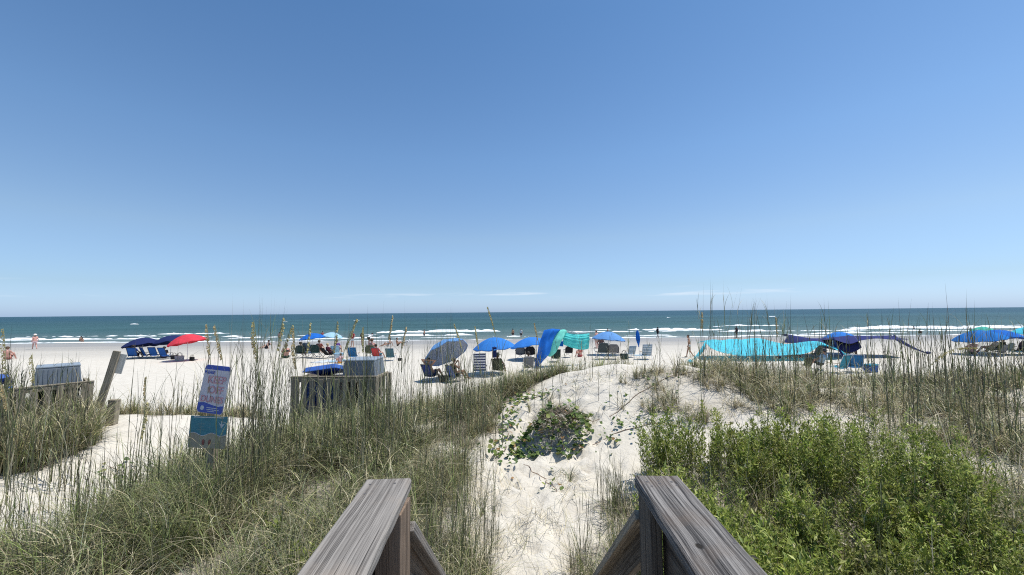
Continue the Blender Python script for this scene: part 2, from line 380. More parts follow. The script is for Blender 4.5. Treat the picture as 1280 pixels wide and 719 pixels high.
for a in [(-30, -2, 88, .01, 5, .55, .75, 1), (-25, -7, 76, .0, 4, .4, .65, 2), (-100, -40, 74, .02, 4, .4, .62, 3), (-86, -62, 92, .0, 5, .45, .5, 4), (-110, -60, 83, 0, 4, .35, .45, 5),
          (25, 47, 90, .0, 6, .55, .85, 6), (40, 72, 80, .0, 4, .4, .62, 7), (50, 72, 106, .0, 4, .4, .3, 8), (72, 130, 85, -.02, 6, .6, .8, 9), (60, 110, 76, 0, 4, .35, .5, 10),
          (76, 100, 95, 0, 4, .5, .55, 11), (2, 40, 83, .0, 4, .35, .5, 12), (-60, -20, 80, .02, 3, .3, .45, 13), (-5, 24, 95, 0, 3, .3, .3, 14), (-140, -90, 79, 0, 5, .4, .6, 15), (100, 150, 92, 0, 5, .5, .5, 16), (-45, 15, 70, .01, 3, .22, .5, 30), (15, 70, 69, 0, 3, .25, .55, 31)]:
    breaker(*a[:4], a[4] * .62, a[5] * .8, a[6] * .92, a[7])
for i in range(7):                        # the swash line along the sand
    breaker(-130 + i * 40, -82 + i * 40, 64.3, .0, 1.5, .14, .85, 20 + i)
for i in range(5):                       # whitecaps further out
    x = random.uniform(-220, 240); y = random.uniform(105, 260); L = random.uniform(2, 6); breaker(x, x + L, y, 0, 1.6, .3, .55, 40 + i)
o = link('sea_foam', npmesh('sea_foam', np.concatenate(FV), np.concatenate(FQ), smooth=True), m_foam)
tag(o, 'broken white foam along the surf lines of the green sea', 'foam', kind='stuff')

# ------------------------------------------------------------------ boardwalk with handrails and steps
def plank(name, mat, parent, c, dims, rot=(0, 0, 0), bev=0.004, label=None):
    """a board: dims = width (local X), length (local Y), thickness (local Z)"""
    o = MB().box((0, 0, 0), dims).build(name, MATS[mat], parent, bevel=bev)
    o.location = c; o.rotation_euler = rot
    if label: o['label'] = label
    return o
m_steel = plain('screw_steel', (0.10, 0.09, 0.085), 0.5, 0.3, 40)
bw = root('boardwalk', 'weathered grey timber boardwalk end with two handrails and steps down to the sand', 'boardwalk', (0, 0, 0))
def cap(x_end, x_mid, y_end, zc, mat, label, screws):
    a = math.atan2(x_end - x_mid, y_end - 1.06); L = 2.6
    c = Vector((x_end, y_end, zc)) - Vector((math.sin(a), math.cos(a), 0)) * L / 2
    N = 130; mb = MB(); rows = []
    for i in range(N + 1):                 # rounded, worn and slightly uneven board
        y = -L / 2 + L * i / N; row = []
        for j, (ex, ez) in enumerate(((-.5, -.5), (-.5, -.1), (-.5, .26), (-.482, .43), (-.455, .5), (-.25, .5), (0, .5), (.25, .5), (.455, .5), (.482, .43), (.5, .26), (.5, -.1), (.5, -.5))):
            n1 = float(fbm(y * 9 + j * 3.1 + x_end * 50, j * .7, 2)) - .5; wear = .004 if abs(ex) > .44 else .0012
            row.append((ex * .182 + math.copysign(1, ex) * n1 * wear * (1 if ex else 0), y + (.004 * (float(fbm(j * 1.3, x_end * 9, 2)) - .5) if i in (0, N) else 0), ez * .038 + (n1 * wear if ez > .2 else 0)))
        rows.append(row + [row[0]])
    mb.grid(rows); k = len(rows[0]); mb.f += [tuple(range(k - 1)), tuple(range(N * k, N * k + k - 1))[::-1]]
    o = mb.build('handrail_cap', MATS[mat], bw); o.location = c; o.rotation_euler = (0, 0, -a); o['label'] = label
    for (sx, sy) in screws:
        k = MB().tube([(sx, L / 2 - sy, 0.0150), (sx, L / 2 - sy, 0.0199)], 0.0055, 10).build('screw', m_steel, o)
    return o
cap(-0.507, -0.475, 1.67, 2.609, 'wood_cap_pale', 'pale grey left handrail board with fine grain', ((-.06, .05), (.035, .045), (-.055, .13), (-.03, .62), (.05, .66)))
cap(0.592, 0.565, 1.70, 2.599, 'wood_cap_ridged', 'darker deeply ridged right handrail board with a knot', ((-.055, .06), (-.01, .05), (-.012, .075), (.04, .06), (.05, .09), (-.05, .10), (.075, .48)))
for sx, xi, pm, dy, tz in ((-1, 0.40, 'wood_post', 0, 2.588), (1, 0.505, 'wood_post_grey', .07, 2.578)):
    xo = sx * (xi + 0.045)
    gb = 0.6
    for (py, top) in ((1.53, tz), (0.0, tz), (-0.95, tz)):
        pw = .09 if sx < 0 else .042
        plank('post', pm, bw, (sx * (xi + pw / 2 + (0.03 if py < 1 else 0)), py + dy, (top + gb) / 2), (pw, top - gb, 0.14), (R(90), 0, 0))
    # steps' own handrail falling away towards the sand
    sl = math.atan(0.90); y0, y1 = 1.605 + dy, 2.78
    L = (y1 - y0) / math.cos(sl); cy = (y0 + y1) / 2
    xr = sx * (xi + 0.035)
    plank('stair_rail_cap', 'wood_cap_pale' if sx < 0 else 'wood_fence', bw, (xr, cy, 2.475 - 0.90 * (cy - y0)), (0.10, L, 0.036), (-sl, 0, 0))
    plank('stair_rail_board', pm, bw, (xr + sx * .018, cy, 2.39 - 0.90 * (cy - y0)), (0.036, L - .05, 0.10), (-sl, 0, 0))
    plank('stair_middle_rail', 'wood_post', bw, (xr + sx * .018, cy, 2.10 - 0.90 * (cy - y0)), (0.036, L - .05, 0.13), (-sl, 0, 0))
    plank('post', 'wood_post', bw, (xr + sx * .082, 2.70, (1.40 + .5) / 2), (0.09, 0.90, 0.09), (R(90), 0, 0))
    plank('fascia_board', pm, bw, (sx * (xi + (.115 if sx < 0 else .075)), .33, 2.43), (0.03, 2.5, 0.255)); plank('fascia_board', pm, bw, (sx * (xi + (.115 if sx < 0 else .075)), .33, 2.15), (0.03, 2.5, 0.28))  # boards added below the caps so the gap there reads dark
    plank('side_rail', 'wood_post', bw, (xo + sx * .10, .25, 1.90), (0.036, 2.55, 0.13)); None
    plank('stringer', 'wood_deck', bw, (sx * .62, 2.18, 1.16), (0.04, 1.5, 0.25), (-sl, 0, 0)); plank('joist', 'wood_deck', bw, (sx * .62, .1, 1.50), (0.04, 3.0, 0.2))
for i in range(21):
    plank('deck_plank', 'wood_deck', bw, (0.05, -1.4 + i * .147, 1.63), (1.50, 0.138, 0.036), (0, 0, 0))
for i in range(5):
    plank('stair_tread', 'wood_deck', bw, (0.05, 1.86 + i * .19, 1.46 - i * .17), (1.16, 0.25, 0.036), (0, 0, 0))

# ------------------------------------------------------------------ bin corrals with wheeled bins
def corral(label, loc, rz, wid, dep, hgt, seed):
    rnd = random.Random(seed)
    t = root('bin_corral', label, 'fence', loc, rz, 'timber corrals round the bins')
    for (x, y) in ((-wid / 2, 0), (wid / 2, 0), (-wid / 2, dep), (wid / 2, dep)):
        plank('post', 'wood_fence', t, (x, y + .05, hgt / 2 - .1), (0.09, hgt + .15, 0.09), (R(90), 0, 0))
    def run(a, b, nrm):
        a = Vector(a); b = Vector(b); L = (b - a).length; az = math.atan2(b.y - a.y, b.x - a.x); n = int(L / .155)
        mid = (a + b) / 2
        for z in (hgt - .04, .32):
            plank('rail', 'wood_fence', t, (mid.x - nrm.x * .03, mid.y - nrm.y * .03, z), (0.04, L + .1, 0.085), (0, 0, az - R(90)))
        for i in range(n):
            p = a + (b - a) * ((i + .5) / n)
            o = plank('picket', 'wood_fence', t, (p.x + nrm.x * .012, p.y + nrm.y * .012, hgt / 2 - .02 + rnd.uniform(-.012, .02)), (0.102 * rnd.uniform(.88, 1.06), hgt, 0.02), (R(90), rnd.uniform(-.018, .018), az), 0.003)
        return mid, L, az
    run((-wid / 2, 0, 0), (wid / 2, 0, 0), Vector((0, -1, 0)))
    run((-wid / 2, dep, 0), (-wid / 2, .1, 0), Vector((-1, 0, 0)))
    run((wid / 2, .1, 0), (wid / 2, dep, 0), Vector((1, 0, 0)))
    m = plank('top_board', 'wood_fence', t, (0, .035, hgt + .022), (0.075, wid + .10, 0.025), (0, 0, R(90)))
    return t
m_bin_grey = plain('bin_grey', (0.15, 0.175, 0.205), 0.45, 0.12, 4, 0.4); m_bin_top_lit = plain('bin_grey_top', (0.24, 0.28, 0.32), 0.5, 0.1, 4, 0.4)
m_bin_dark = plain('bin_dark', (0.025, 0.028, 0.032), 0.5, 0.2, 5); m_bin_blue = plain('bin_blue', (0.045, 0.125, 0.42), 0.45, 0.15, 5, 0.4)
m_rubber = plain('rubber', (0.02, 0.02, 0.02), 0.8, 0.2)
def wheeled_bin(label, loc, rz, kind):
    t = root('wheeled_bin', label, 'bin', loc, rz, 'wheeled bins in the corrals')
    blue = kind == 'blue'; body = m_bin_blue if blue else m_bin_dark
    b = MB().taper((0, 0, .06), (.46, .52), (.64, .70), .98).build('body', body, t, bevel=.02)
    MB().box((0, 0, 1.035), (.70, .76, .05)).build('rim', body, t, bevel=.015)
    for i in range(5):
        MB().box((-.22 + i * .11, -.335, .60), (.022, .03, .72), Matrix.Rotation(R(-5.3), 3, 'X')).build('rib', body, b, bevel=.006)
    for s in (-1, 1):
        wl = MB().tube([(s * .24, .26, .12), (s * .29, .26, .12)], .12, 16).build('wheel', m_rubber, t)
    MB().tube([(-.26, .40, 1.0), (.26, .40, 1.0)], .016, 8).build('handle', body, t)
    if blue:                               # flat lid standing slightly open
        l = MB().taper((0, -.37, 0), (.70, .78), (.60, .66), .10).build('lid', m_bin_blue, t, bevel=.018); l.location = (0, .37, 1.075); l.rotation_euler = (R(-14), R(-8), 0)
        MB().box((0, -.37, .108), (.30, .30, .018)).build('lid_panel', m_bin_blue, l, bevel=.006)
    else:                                  # tall hooded lid; its top is coloured paler to look sunlit
        h = MB().taper((0, 0, 1.075), (.66, .72), (.60, .64), .34).build('lid', m_bin_grey, t, bevel=.018)
        MB().box((0, 0, 1.43), (.61, .65, .035)).build('lid_top', m_bin_top_lit, h, bevel=.014)
        for i in range(9): MB().box((-.26 + i * .065, -.347, 1.24), (.014, .008, .30), Matrix.Rotation(R(-6), 3, 'X')).build('lid_rib', m_bin_grey, h, bevel=.005)
    return t
cx, cy = -3.55, 8.0
cg = gz(cx, cy)
corral('weathered picket corral right of the sign holding a blue and a grey bin', (cx, cy, 0.93), R(-2), 1.62, .85, 1.10, 3)
wheeled_bin('blue wheeled bin with lid ajar in the corral right of the sign', (-3.84, 8.46, 0.92), R(-4), 'blue')
wheeled_bin('grey bin with tall hooded lid in the corral right of the sign', (-3.10, 8.46, 0.92), R(2), 'grey')
corral('weathered slatted corral at the left edge, half buried in dune grass', (-9.42, 7.66, 0.85), R(50), 2.0, 1.0, 1.07, 5)
wheeled_bin('grey bin with tall hooded lid in the corral at the left edge', (-9.45, 8.42, 0.85), R(48), 'grey')
wheeled_bin('blue wheeled bin with open lid in the corral at the left edge', (-9.95, 7.62, 0.86), R(50), 'blue')

# ------------------------------------------------------------------ leaning board and short post by the sandy gap
mat_wood('wood_plate', (.42, .42, .40), (.62, .62, .60), (.5, .48, .44), .2, 20)
lp = root('leaning_post', 'thick grey timber board leaning right beside the left corral', 'post', (-8.62, 8.55, .85), R(20))
plank('board', 'wood_fence', lp, (0, 0, .82), (0.12, 1.80, 0.06), (R(90), R(12), 0), .006)
plank('pale_plate', 'wood_plate', lp, (.235, .06, 1.42), (0.12, .42, 0.02), (R(90), R(12), 0), .004)
sp = root('short_post', 'short square grey post standing right of the leaning board', 'post', (-8.28, 8.4, .8), R(10))
plank('post_body', 'wood_fence', sp, (0, 0, .20), (0.15, 1.15, 0.13), (R(90), R(4), 0), .008)

# ------------------------------------------------------------------ beach sign with two panels
def text_mesh(name, txt, size, mat, parent, loc, rot=(R(90), 0, 0), bold=0.0, align='CENTER'):
    c = bpy.data.curves.new(name, 'FONT'); c.body = txt; c.size = size; c.align_x = align; c.align_y = 'CENTER'; c.extrude = .0006; c.offset = bold
    t = bpy.data.objects.new(name, c); COL.objects.link(t); dg = bpy.context.evaluated_depsgraph_get()
    me = bpy.data.meshes.new_from_object(t.evaluated_get(dg)); me.name = name; bpy.data.objects.remove(t); bpy.data.curves.remove(c)
    me.materials.clear()
    o = link(name, me, mat, parent); o.location = loc; o.rotation_euler = rot; return o
def outline(name, pts, y, thick, mat, parent):
    n = len(pts); v = [(x, y, z) for x, z in pts] + [(x, y + thick, z) for x, z in pts]
    f = [tuple(range(n)), tuple(range(n, 2 * n))[::-1]] + [(i, i + n, (i + 1) % n + n, (i + 1) % n) for i in range(n)]
    return MB().raw(v, f).build(name, mat, parent)
def rrect(w, h, r, n=5):
    P = []
    for cx, cz, a0 in ((w / 2 - r, h / 2 - r, 0), (-w / 2 + r, h / 2 - r, 90), (-w / 2 + r, -h / 2 + r, 180), (w / 2 - r, -h / 2 + r, 270)):
        for i in range(n + 1): a = R(a0 + 90 * i / n); P.append((cx + r * math.cos(a), cz + r * math.sin(a)))
    return P
m_s_white = plain('sign_faded_white', (0.50, 0.48, 0.54), 0.6, 0.1, 9); m_s_blue = plain('sign_blue', (0.035, 0.075, 0.36), 0.5, 0.12, 9)
m_s_pink = plain('sign_faded_red', (0.50, 0.27, 0.31), 0.6, 0.12, 20); m_s_teal = plain('sign_teal', (0.04, 0.19, 0.25), 0.5, 0.15, 9)
m_s_sand = plain('sign_tan', (0.30, 0.27, 0.21), 0.6, 0.12, 9); m_s_pale = plain('sign_pale_lettering', (0.50, 0.52, 0.56), 0.6, 0.1, 9); m_s_grey = plain('sign_washed_lettering', (0.10, 0.22, 0.26), 0.6, 0.1, 9)
m_s_brown = plain('sign_brown_mark', (0.22, 0.07, 0.06), 0.6, 0.1, 9)
sg = root('beach_sign', 'faded white and blue dune warning sign above a teal sign on one post', 'sign', (-3.74, 5.0, gz(-3.74, 5)), R(4))
zb = sg.location.z
plank('post', 'wood_fence', sg, (0.02, .055, .64), (0.10, 1.65, 0.09), (R(90), 0, 0), .006)
up = MB().raw([], []); 
P = rrect(.385, .575, .035)
up = outline('warning_panel', P, 0, .006, m_s_white, sg); up.location = (.055, -.004, 2.385 - zb); up.rotation_euler = (R(-7), R(4), R(-16))
up['label'] = 'faded white panel with blue bands and pink lettering'
outline('top_band', [(-.188, .232), (.188, .232), (.188, .262), (.155, .284), (-.155, .284), (-.188, .262)], -.003, .003, m_s_blue, up)
outline('bottom_band', [(-.190, -.250), (-.160, -.284), (.160, -.284), (.190, -.250), (.190, -.185), (.10, -.200), (.0, -.185), (-.10, -.165), (-.190, -.175)], -.003, .003, m_s_blue, up)
text_mesh('lettering', 'PLEASE', .05, m_s_blue, up, (-.105, -.0045, .195), bold=.0012)
text_mesh('lettering', 'KEEP', .125, m_s_pink, up, (0.02, -.0045, .108), bold=.0025)
text_mesh('lettering', 'OFF', .125, m_s_pink, up, (.035, -.0045, -.012), bold=.0025)
text_mesh('lettering', 'DUNES', .105, m_s_pink, up, (0.0, -.0045, -.125), bold=.0025)
MB().tube([(-.115, -.0032, -.232), (-.115, -.0042, -.232)], .028, 14).build('emblem', m_s_pale, up)
for i, (x, z, w_) in enumerate(((.03, -.222, .16), (.045, -.243, .19), (.02, -.262, .11))):
    MB().box((x, -.0036, z), (w_, .001, .007)).build('print_line', m_s_pale, up)
lo = outline('teal_panel', rrect(.50, .37, .02), 0, .006, m_s_sand, sg); lo.location = (.0, -.004, 1.865 - zb); lo.rotation_euler = (R(-4), R(1.0), R(-10))
lo['label'] = 'teal and tan lower panel with a wave edge'
wave = [(-.246 + .492 * i / 14, -.015 + .018 * math.sin(i * .9)) for i in range(15)]
outline('teal_field', wave + [(.246, .192), (-.246, .192)], -.003, .003, m_s_teal, lo)
for i in range(14): MB().tube([(wave[i][0], -.0045, wave[i][1] - .006), (wave[i + 1][0], -.0045, wave[i + 1][1] - .006)], .004, 5).build('wave_line', m_s_pale, lo)
MB().box((0.0, -.0036, .178), (.40, .001, .010)).build('print_line', m_s_pale, lo)
outline('bird_mark', [(.13, .13), (.165, .10), (.175, .14), (.19, .10), (.225, .115), (.195, .08), (.175, .055), (.165, .085)], -.0045, .0014, m_s_pale, lo)
for x in (-.045, .04): MB().ball((x, -.004, -.115), (.018, .002, .035), 8, 6).build('foot_mark', m_s_brown, lo)
for (x, z, w_) in ((-.09, .10, .10), (-.09, .065, .07), (-.09, .03, .10), (.02, .10, .03), (.02, .06, .03)):
    MB().box((x, -.0036, z), (w_, .001, .013)).build('print_line', m_s_grey, lo)

# ------------------------------------------------------------------ vegetation
def in_poly(x, y, P):
    r = np.zeros(len(x), bool); j = len(P) - 1
    for i in range(len(P)):
        xi, yi = P[i]; xj, yj = P[j]
        c = ((yi > y) != (yj > y)) & (x < (xj - xi) * (y - yi) / (yj - yi + 1e-12) + xi); r ^= c; j = i
    return r
def scatter(P, n, clump=0.5, freq=1.3, holes=(), edge=0.0):
    P = np.array(P); lo = P.min(0); hi = P.max(0); X = np.zeros(0); Y = np.zeros(0)
    while len(X) < n:
        x = RNG.uniform(lo[0], hi[0], 40000); y = RNG.uniform(lo[1], hi[1], 40000)
        wob = (fbm(x * 1.5 + 40, y * 1.5, 3) - .5) * 1.0
        k = in_poly(x + wob, y + (fbm(x * 1.5 + 80, y * 1.5 + 7, 3) - .5) * .8, P)
        d = fbm(x * freq, y * freq + 50, 3); k &= RNG.random(len(x)) < np.clip((d - .5 * clump) * (1 + 3 * clump), 0.02, 1)
        for (hx, hy, rx, ry) in holes: k &= ~((((x - hx) / rx) ** 2 + ((y - hy) / ry) ** 2) < .6 + .8 * fbm(x * 2, y * 2 + 9, 2))
        X = np.concatenate([X, x[k]]); Y = np.concatenate([Y, y[k]])
    return X[:n], Y[:n]
class Blades:
    def __init__(s): s.V = []; s.Q = []; s.T = []; s.C = []; s.n = 0
    def add(s, x, y, h, wd, lean, col, az=None, z=None, sink=0.03, segs=4, power=2.0, base_w=.75):
        n = len(x); z = (zg(x, y) - sink) if z is None else z
        az = RNG.uniform(0, 2 * np.pi, n) if az is None else az
        h = np.broadcast_to(h, n); wd = np.broadcast_to(wd, n); lean = np.broadcast_to(lean, n)
        dx, dy = np.cos(az), np.sin(az); px, py = -dy, dx
        tw = RNG.uniform(-.9, .9, n); 
        rings = []
        for i in range(segs + 1):
            t = i / segs; o = lean * h * t ** power
            zz = z + h * (t - .42 * np.minimum(lean, 1.4) * t ** (power + .6))
            ww = wd * (base_w + (1 - base_w) * min(1, t * 3)) * (1 - t ** 2.2) * .5
            c, q = np.cos(tw * t), np.sin(tw * t)
            wx, wy = px * c + dx * q, py * c + dy * q
            cx_, cy_ = x + dx * o, y + dy * o
            if i < segs: rings += [np.stack([cx_ - wx * ww, cy_ - wy * ww, zz], 1), np.stack([cx_ + wx * ww, cy_ + wy * ww, zz], 1)]
            else: rings.append(np.stack([cx_, cy_, zz], 1))
        k = 2 * segs + 1; V = np.stack(rings, 1).reshape(-1, 3); b = s.n + np.arange(n) * k
        for i in range(segs - 1): s.Q.append(np.stack([b + 2 * i, b + 2 * i + 1, b + 2 * i + 3, b + 2 * i + 2], 1))
        s.T.append(np.stack([b + 2 * segs - 2, b + 2 * segs - 1, b + 2 * segs], 1))
        s.V.append(V); s.C.append(np.repeat(col, k, 0)); s.n += n * k
    def leaves(s, P, D, L, W, col, fold=.25):
        """flat diamond leaves at points P, direction D"""
        n = len(P); up = np.array([0, 0, 1.0]) + RNG.normal(0, .35, (n, 3))
        S = np.cross(D, up); S /= np.linalg.norm(S, axis=1)[:, None] + 1e-9; N = np.cross(S, D)
        L = L[:, None]; W = W[:, None]
        V = np.stack([P, P + D * L * .45 + S * W * .5 + N * W * fold, P + D * L, P + D * L * .45 - S * W * .5 + N * W * fold], 1).reshape(-1, 3)
        b = s.n + np.arange(n) * 4
        s.T += [np.stack([b, b + 1, b + 2], 1), np.stack([b, b + 2, b + 3], 1)]
        s.V.append(V); s.C.append(np.repeat(col, 4, 0)); s.n += 4 * n
    def build(s, name, mat, parent=None):
        return link(name, npmesh(name, np.concatenate(s.V), np.concatenate(s.Q) if s.Q else None, np.concatenate(s.T), np.clip(np.concatenate(s.C), 0.004, .9)), mat, parent)
GREEN = np.array([[1.22, 1.22, 1.10]]) * np.array([[.165, .19, .085], [.22, .235, .105], [.12, .145, .075], [.28, .28, .145], [.18, .225, .075]])
STRAW = 1.18 * np.array([[.46, .40, .25], [.36, .305, .19], [.58, .52, .36], [.26, .215, .14], [.40, .35, .19]])
DARK = 1.2 * np.array([[.11, .115, .075], [.15, .125, .09], [.10, .12, .07], [.17, .155, .10]])
def pal(n, wg, ws, wd, x=None, y=None):
    A = np.concatenate([GREEN, STRAW, DARK]); p = np.concatenate([np.full(5, wg / 5), np.full(5, ws / 5), np.full(4, wd / 4)]); p /= p.sum()
    c = A[RNG.choice(len(A), n, p=p)] * RNG.uniform(.45, 1.5, (n, 1))
    if x is not None:                       # patches that have dried out more than others
        d = fbm(x * .9 + 5, y * .9 + 60, 3)[:, None]; c = np.where(d > .58, c * .55 + .45 * STRAW[RNG.integers(0, 5, n)], c)
    return c
LITTER_SHADE = []
def grass(label, P, n, h, hv, wd, mix, clump=.5, freq=1.3, holes=(), lean=(.25, .9), stalks=0, sh=(1.3, 2.0), dead=0, sw=.007, tangle=0):
    B = Blades(); LITTER_SHADE.append((P, holes, n))
    nt_ = int(n * .78); per = 26; nc = max(1, nt_ // per); nt_ = nc * per      # tussocks: bunches fanning out from one root
    cx_, cy_ = scatter(P, nc, clump, freq, holes); k = np.repeat(np.arange(nc), per)
    ch = np.clip(RNG.normal(1, .28, nc), .45, 1.7) * (.6 + .8 * fbm(cx_ * .8 + 30, cy_ * .8, 2)); cr_ = RNG.uniform(.02, .07, nc) * (h / .42); kind_ = RNG.random(nc)
    a_ = RNG.uniform(0, 6.28, nt_); q_ = np.sqrt(RNG.random(nt_)); x = cx_[k] + np.cos(a_) * cr_[k] * q_; y = cy_[k] + np.sin(a_) * cr_[k] * q_
    bend = RNG.normal(.35, .45, nc); baz = RNG.normal(.2, 1.0, nc)
    ln = np.abs(RNG.uniform(lean[0], lean[1], nt_) * (.35 + .8 * q_)); hh = h * 1.15 * ch[k] * np.clip(RNG.normal(.85, hv, nt_), .25, 1.5)
    az = a_ + RNG.normal(0, .5, nt_); far = np.clip(np.hypot(x, y) / 6, .7, 2.0)
    cc = np.where((kind_[k] < mix[1] / (sum(mix)))[:, None], pal(nt_, mix[0] * .3, mix[1] * 2.2, mix[2], x, y), pal(nt_, mix[0] * 2.2, mix[1] * .5, mix[2])) * RNG.uniform(.75, 1.2, nc)[k][:, None]
    B.add(x, y, hh, wd * far * RNG.uniform(.7, 1.35, nt_), ln, cc, az)
    n2 = n - nt_
    if n2 > 0:
        x, y = scatter(P, n2, clump, freq, holes); far = np.clip(np.hypot(x, y) / 6, .7, 2.0)
        B.add(x, y, h * np.clip(RNG.normal(.9, hv, n2), .3, 2), wd * far * RNG.uniform(.6, 1.3, n2), RNG.uniform(lean[0], lean[1], n2), pal(n2, *mix, x, y))
    if dead:                                # flattened dead blades lying between the tufts
        x, y = scatter(P, dead, clump, freq, holes)
        B.add(x, y, RNG.uniform(.12, .30, dead), wd * .9 * np.clip(np.hypot(x, y) / 6, .7, 2), RNG.uniform(1.4, 2.4, dead), pal(dead, .05, .75, .2), segs=4, power=1.3, sink=.01)
    if tangle:                              # arching, broken and crossed blades that make the tussocks untidy
        x, y = scatter(P, tangle, clump * .8, freq, holes); z = zg(x, y) + np.abs(RNG.normal(0, .16, tangle)) * (h / .46)
        B.add(x, y, RNG.uniform(.16, .42, tangle), wd * 1.15 * np.clip(np.hypot(x, y) / 6, .7, 2), RNG.uniform(.8, 2.2, tangle), pal(tangle, .35, .6, .25, x, y), z=z, segs=5, power=1.6)
    if stalks:
        x, y = scatter(P, stalks, .5, 1.0, holes)
        hs = RNG.uniform(sh[0], sh[1], stalks) * np.clip(.75 + .5 * fbm(x * .6 + 3, y * .6, 2), .6, 1.15)
        az = RNG.normal(0.3, 1.3, stalks); ls = np.abs(RNG.normal(.10, .10, stalks))
        fw = np.clip(np.hypot(x, y) / 6, .75, 1.9)
        cs = pal(stalks, .4, .25, .8) * .72
        B.add(x, y, hs, sw * fw, ls, cs, az, segs=6, power=1.6, base_w=1.0)
        for q in range(4):                  # leaves leaving the stalk on the way up
            t = RNG.uniform(.12, .72, stalks); a2 = RNG.uniform(0, 6.28, stalks)
            ox = np.cos(az) * ls * hs * t ** 1.6; oy = np.sin(az) * ls * hs * t ** 1.6
            zz = zg(x, y) + hs * (t - .42 * ls * t ** 2.2)
            B.add(x + ox, y + oy, hs * RNG.uniform(.12, .30, stalks), sw * .8 * fw, RNG.uniform(.15, .7, stalks), pal(stalks, .6, .25, .5) * .75, a2, z=zz, segs=4)
    o = B.build('dune_grass', MATS['grass']); return tag(o, label, 'grass', kind='stuff')

PA = [(-.30, 2.9), (-.32, 4.2), (-.6, 5.3), (-1.15, 6.4), (-1.8, 7.3), (-2.5, 7.9), (-3.4, 7.7), (-4.7, 7.3), (-5.3, 6.6), (-5.0, 5.6), (-4.4, 4.6), (-4.0, 3.0), (-2.6, 1.9), (-.9, 2.0)]
grass('thick dry dune grass between the left handrail and the sign', PA, 32000, .52, .3, .0078, (.75, .30, .5), .42, 1.3, (), (.25, 1.15), 260, (.7, 1.3), 7000, tangle=8000)
PA2 = [(-.25, 2.9), (-.14, 4.0), (-.35, 5.2), (-.75, 6.0), (-1.3, 6.0), (-1.2, 4.6), (-.9, 3.2)]
grass('upright grass stems along the left edge of the sand path', PA2, 1000, .55, .3, .006, (.75, .25, .3), .4, 2, (), (.1, .6), 150, (.9, 1.35), 400)
PB = [(-8.0, 4.0), (-6.9, 4.9), (-5.9, 4.7), (-4.7, 4.3), (-3.7, 3.3), (-5.2, 2.4), (-8, 3)]
grass('loose grass clumps on sand in the lower left corner', PB, 5200, .42, .3, .0075, (.7, .25, .4), .9, 1.5, (), (.25, 1.1), 200, (.6, 1.15), 1800, tangle=1200)
PC = [(-12.5, 5.9), (-8.4, 6.1), (-7.4, 6.7), (-7.5, 7.6), (-8.3, 8.3), (-9.5, 9), (-12.5, 9.5)]
grass('dense dune grass in front of the corral at the left edge', PC, 15000, .60, .3, .0066, (.6, .45, .2), .35, 1.2, (), (.3, 1.0), 330, (.9, 1.7), 2500, tangle=6000)
PC2 = [(-10.4, 9.7), (-8.4, 9.5), (-7.0, 10.2), (-6.6, 11.2), (-8.4, 11.2), (-10.6, 11)]
grass('low yellowish grass strip behind the sandy gap on the left', PC2, 3500, .34, .3, .0055, (.4, .7, .1), .4, 1.2, (), (.3, 1.0), 30, (.6, 1.2), 600)
PD = [(-2.6, 8.1), (-1.0, 7.9), (0, 8.7), (.9, 9.4), (2.3, 10.3), (3.4, 10.6), (3, 11.6), (1.0, 11.3), (-.8, 10.4), (-2.6, 9.3)]
grass('short grass along the back crest of the sand mound', PD, 11000, .40, .3, .0055, (.65, .45, .15), .35, 1.2, (), (.3, 1.0), 90, (.7, 1.3), 2000, tangle=3500)
PD2 = [(-1.5, 6.9), (-.6, 6.6), (-.3, 7.6), (0.2, 8.4), (-1.2, 8.3)]
grass('thin grass on the left flank of the sand mound', PD2, 2300, .32, .3, .0055, (.5, .6, .2), .6, 2, (), (.3, 1.1), 45, (.6, 1.2), 900)
PE = [(5.1, 6.3), (4.7, 7.3), (4.3, 8.2), (3.9, 9.1), (3.8, 10.9), (8, 11.6), (14, 11.6), (22, 10.5), (22, 5), (9.6, 4.8), (7.6, 5.9), (6.2, 6.4)]
HE = [(6.4, 8.7, .95, .42), (5.6, 7.1, .55, .25), (7.3, 7.2, .5, .22), (10.6, 7.4, .6, .3)]
grass('wide bank of dry dune grass behind the green thicket', PE, 40000, .38, .3, .0066, (.5, .55, .25), .5, 1.1, HE, (.25, 1.2), 480, (.7, 1.5), 13000, tangle=20000, sw=.006)
PE2 = [(2.4, 6.9), (4.4, 7.0), (4.2, 8.7), (2.9, 8.9), (2.2, 7.8)]
grass('sparse dry tufts on the right slope of the sand mound', PE2, 1600, .26, .35, .0055, (.35, .75, .25), .95, 1.8, (), (.4, 1.3), 24, (.6, 1.1), 700)
PG = [(.62, 3.1), (1.25, 3.8), (1.35, 5.0), (.95, 5.2), (.75, 4.5), (.55, 3.9)]
grass('dark grass tuft beside the right handrail', PG, 900, .42, .35, .0062, (.6, .3, .5), .7, 2.2, (), (.2, .9), 70, (.6, 1.05), 400)
PH = [(3.3, 1.9), (4.3, 3.5), (4.7, 5.0), (5.6, 5.6), (9.6, 5.6), (12, 5), (11, 2.6)]
grass('grey-green grass in the lower right corner', PH, 14000, .55, .3, .0075, (.6, .4, .3), .5, 1.3, (), (.25, 1.2), 200, (.8, 1.4), 2500, tangle=5000)
PI = [(.2, 7.2), (1.6, 6.9), (2.6, 7.4), (2.6, 9.0), (1.2, 9.2)]
grass('few wiry stems and dead straw on the bare mound', PI, 260, .24, .4, .0055, (.3, .7, .4), .85, 2.2, (), (.4, 1.4), 10, (.5, 1.0), 170)
PJ = [(-.2, 3.4), (.6, 3.4), (.9, 4.4), (.9, 6.0), (.2, 6.6), (-.5, 6.2)]
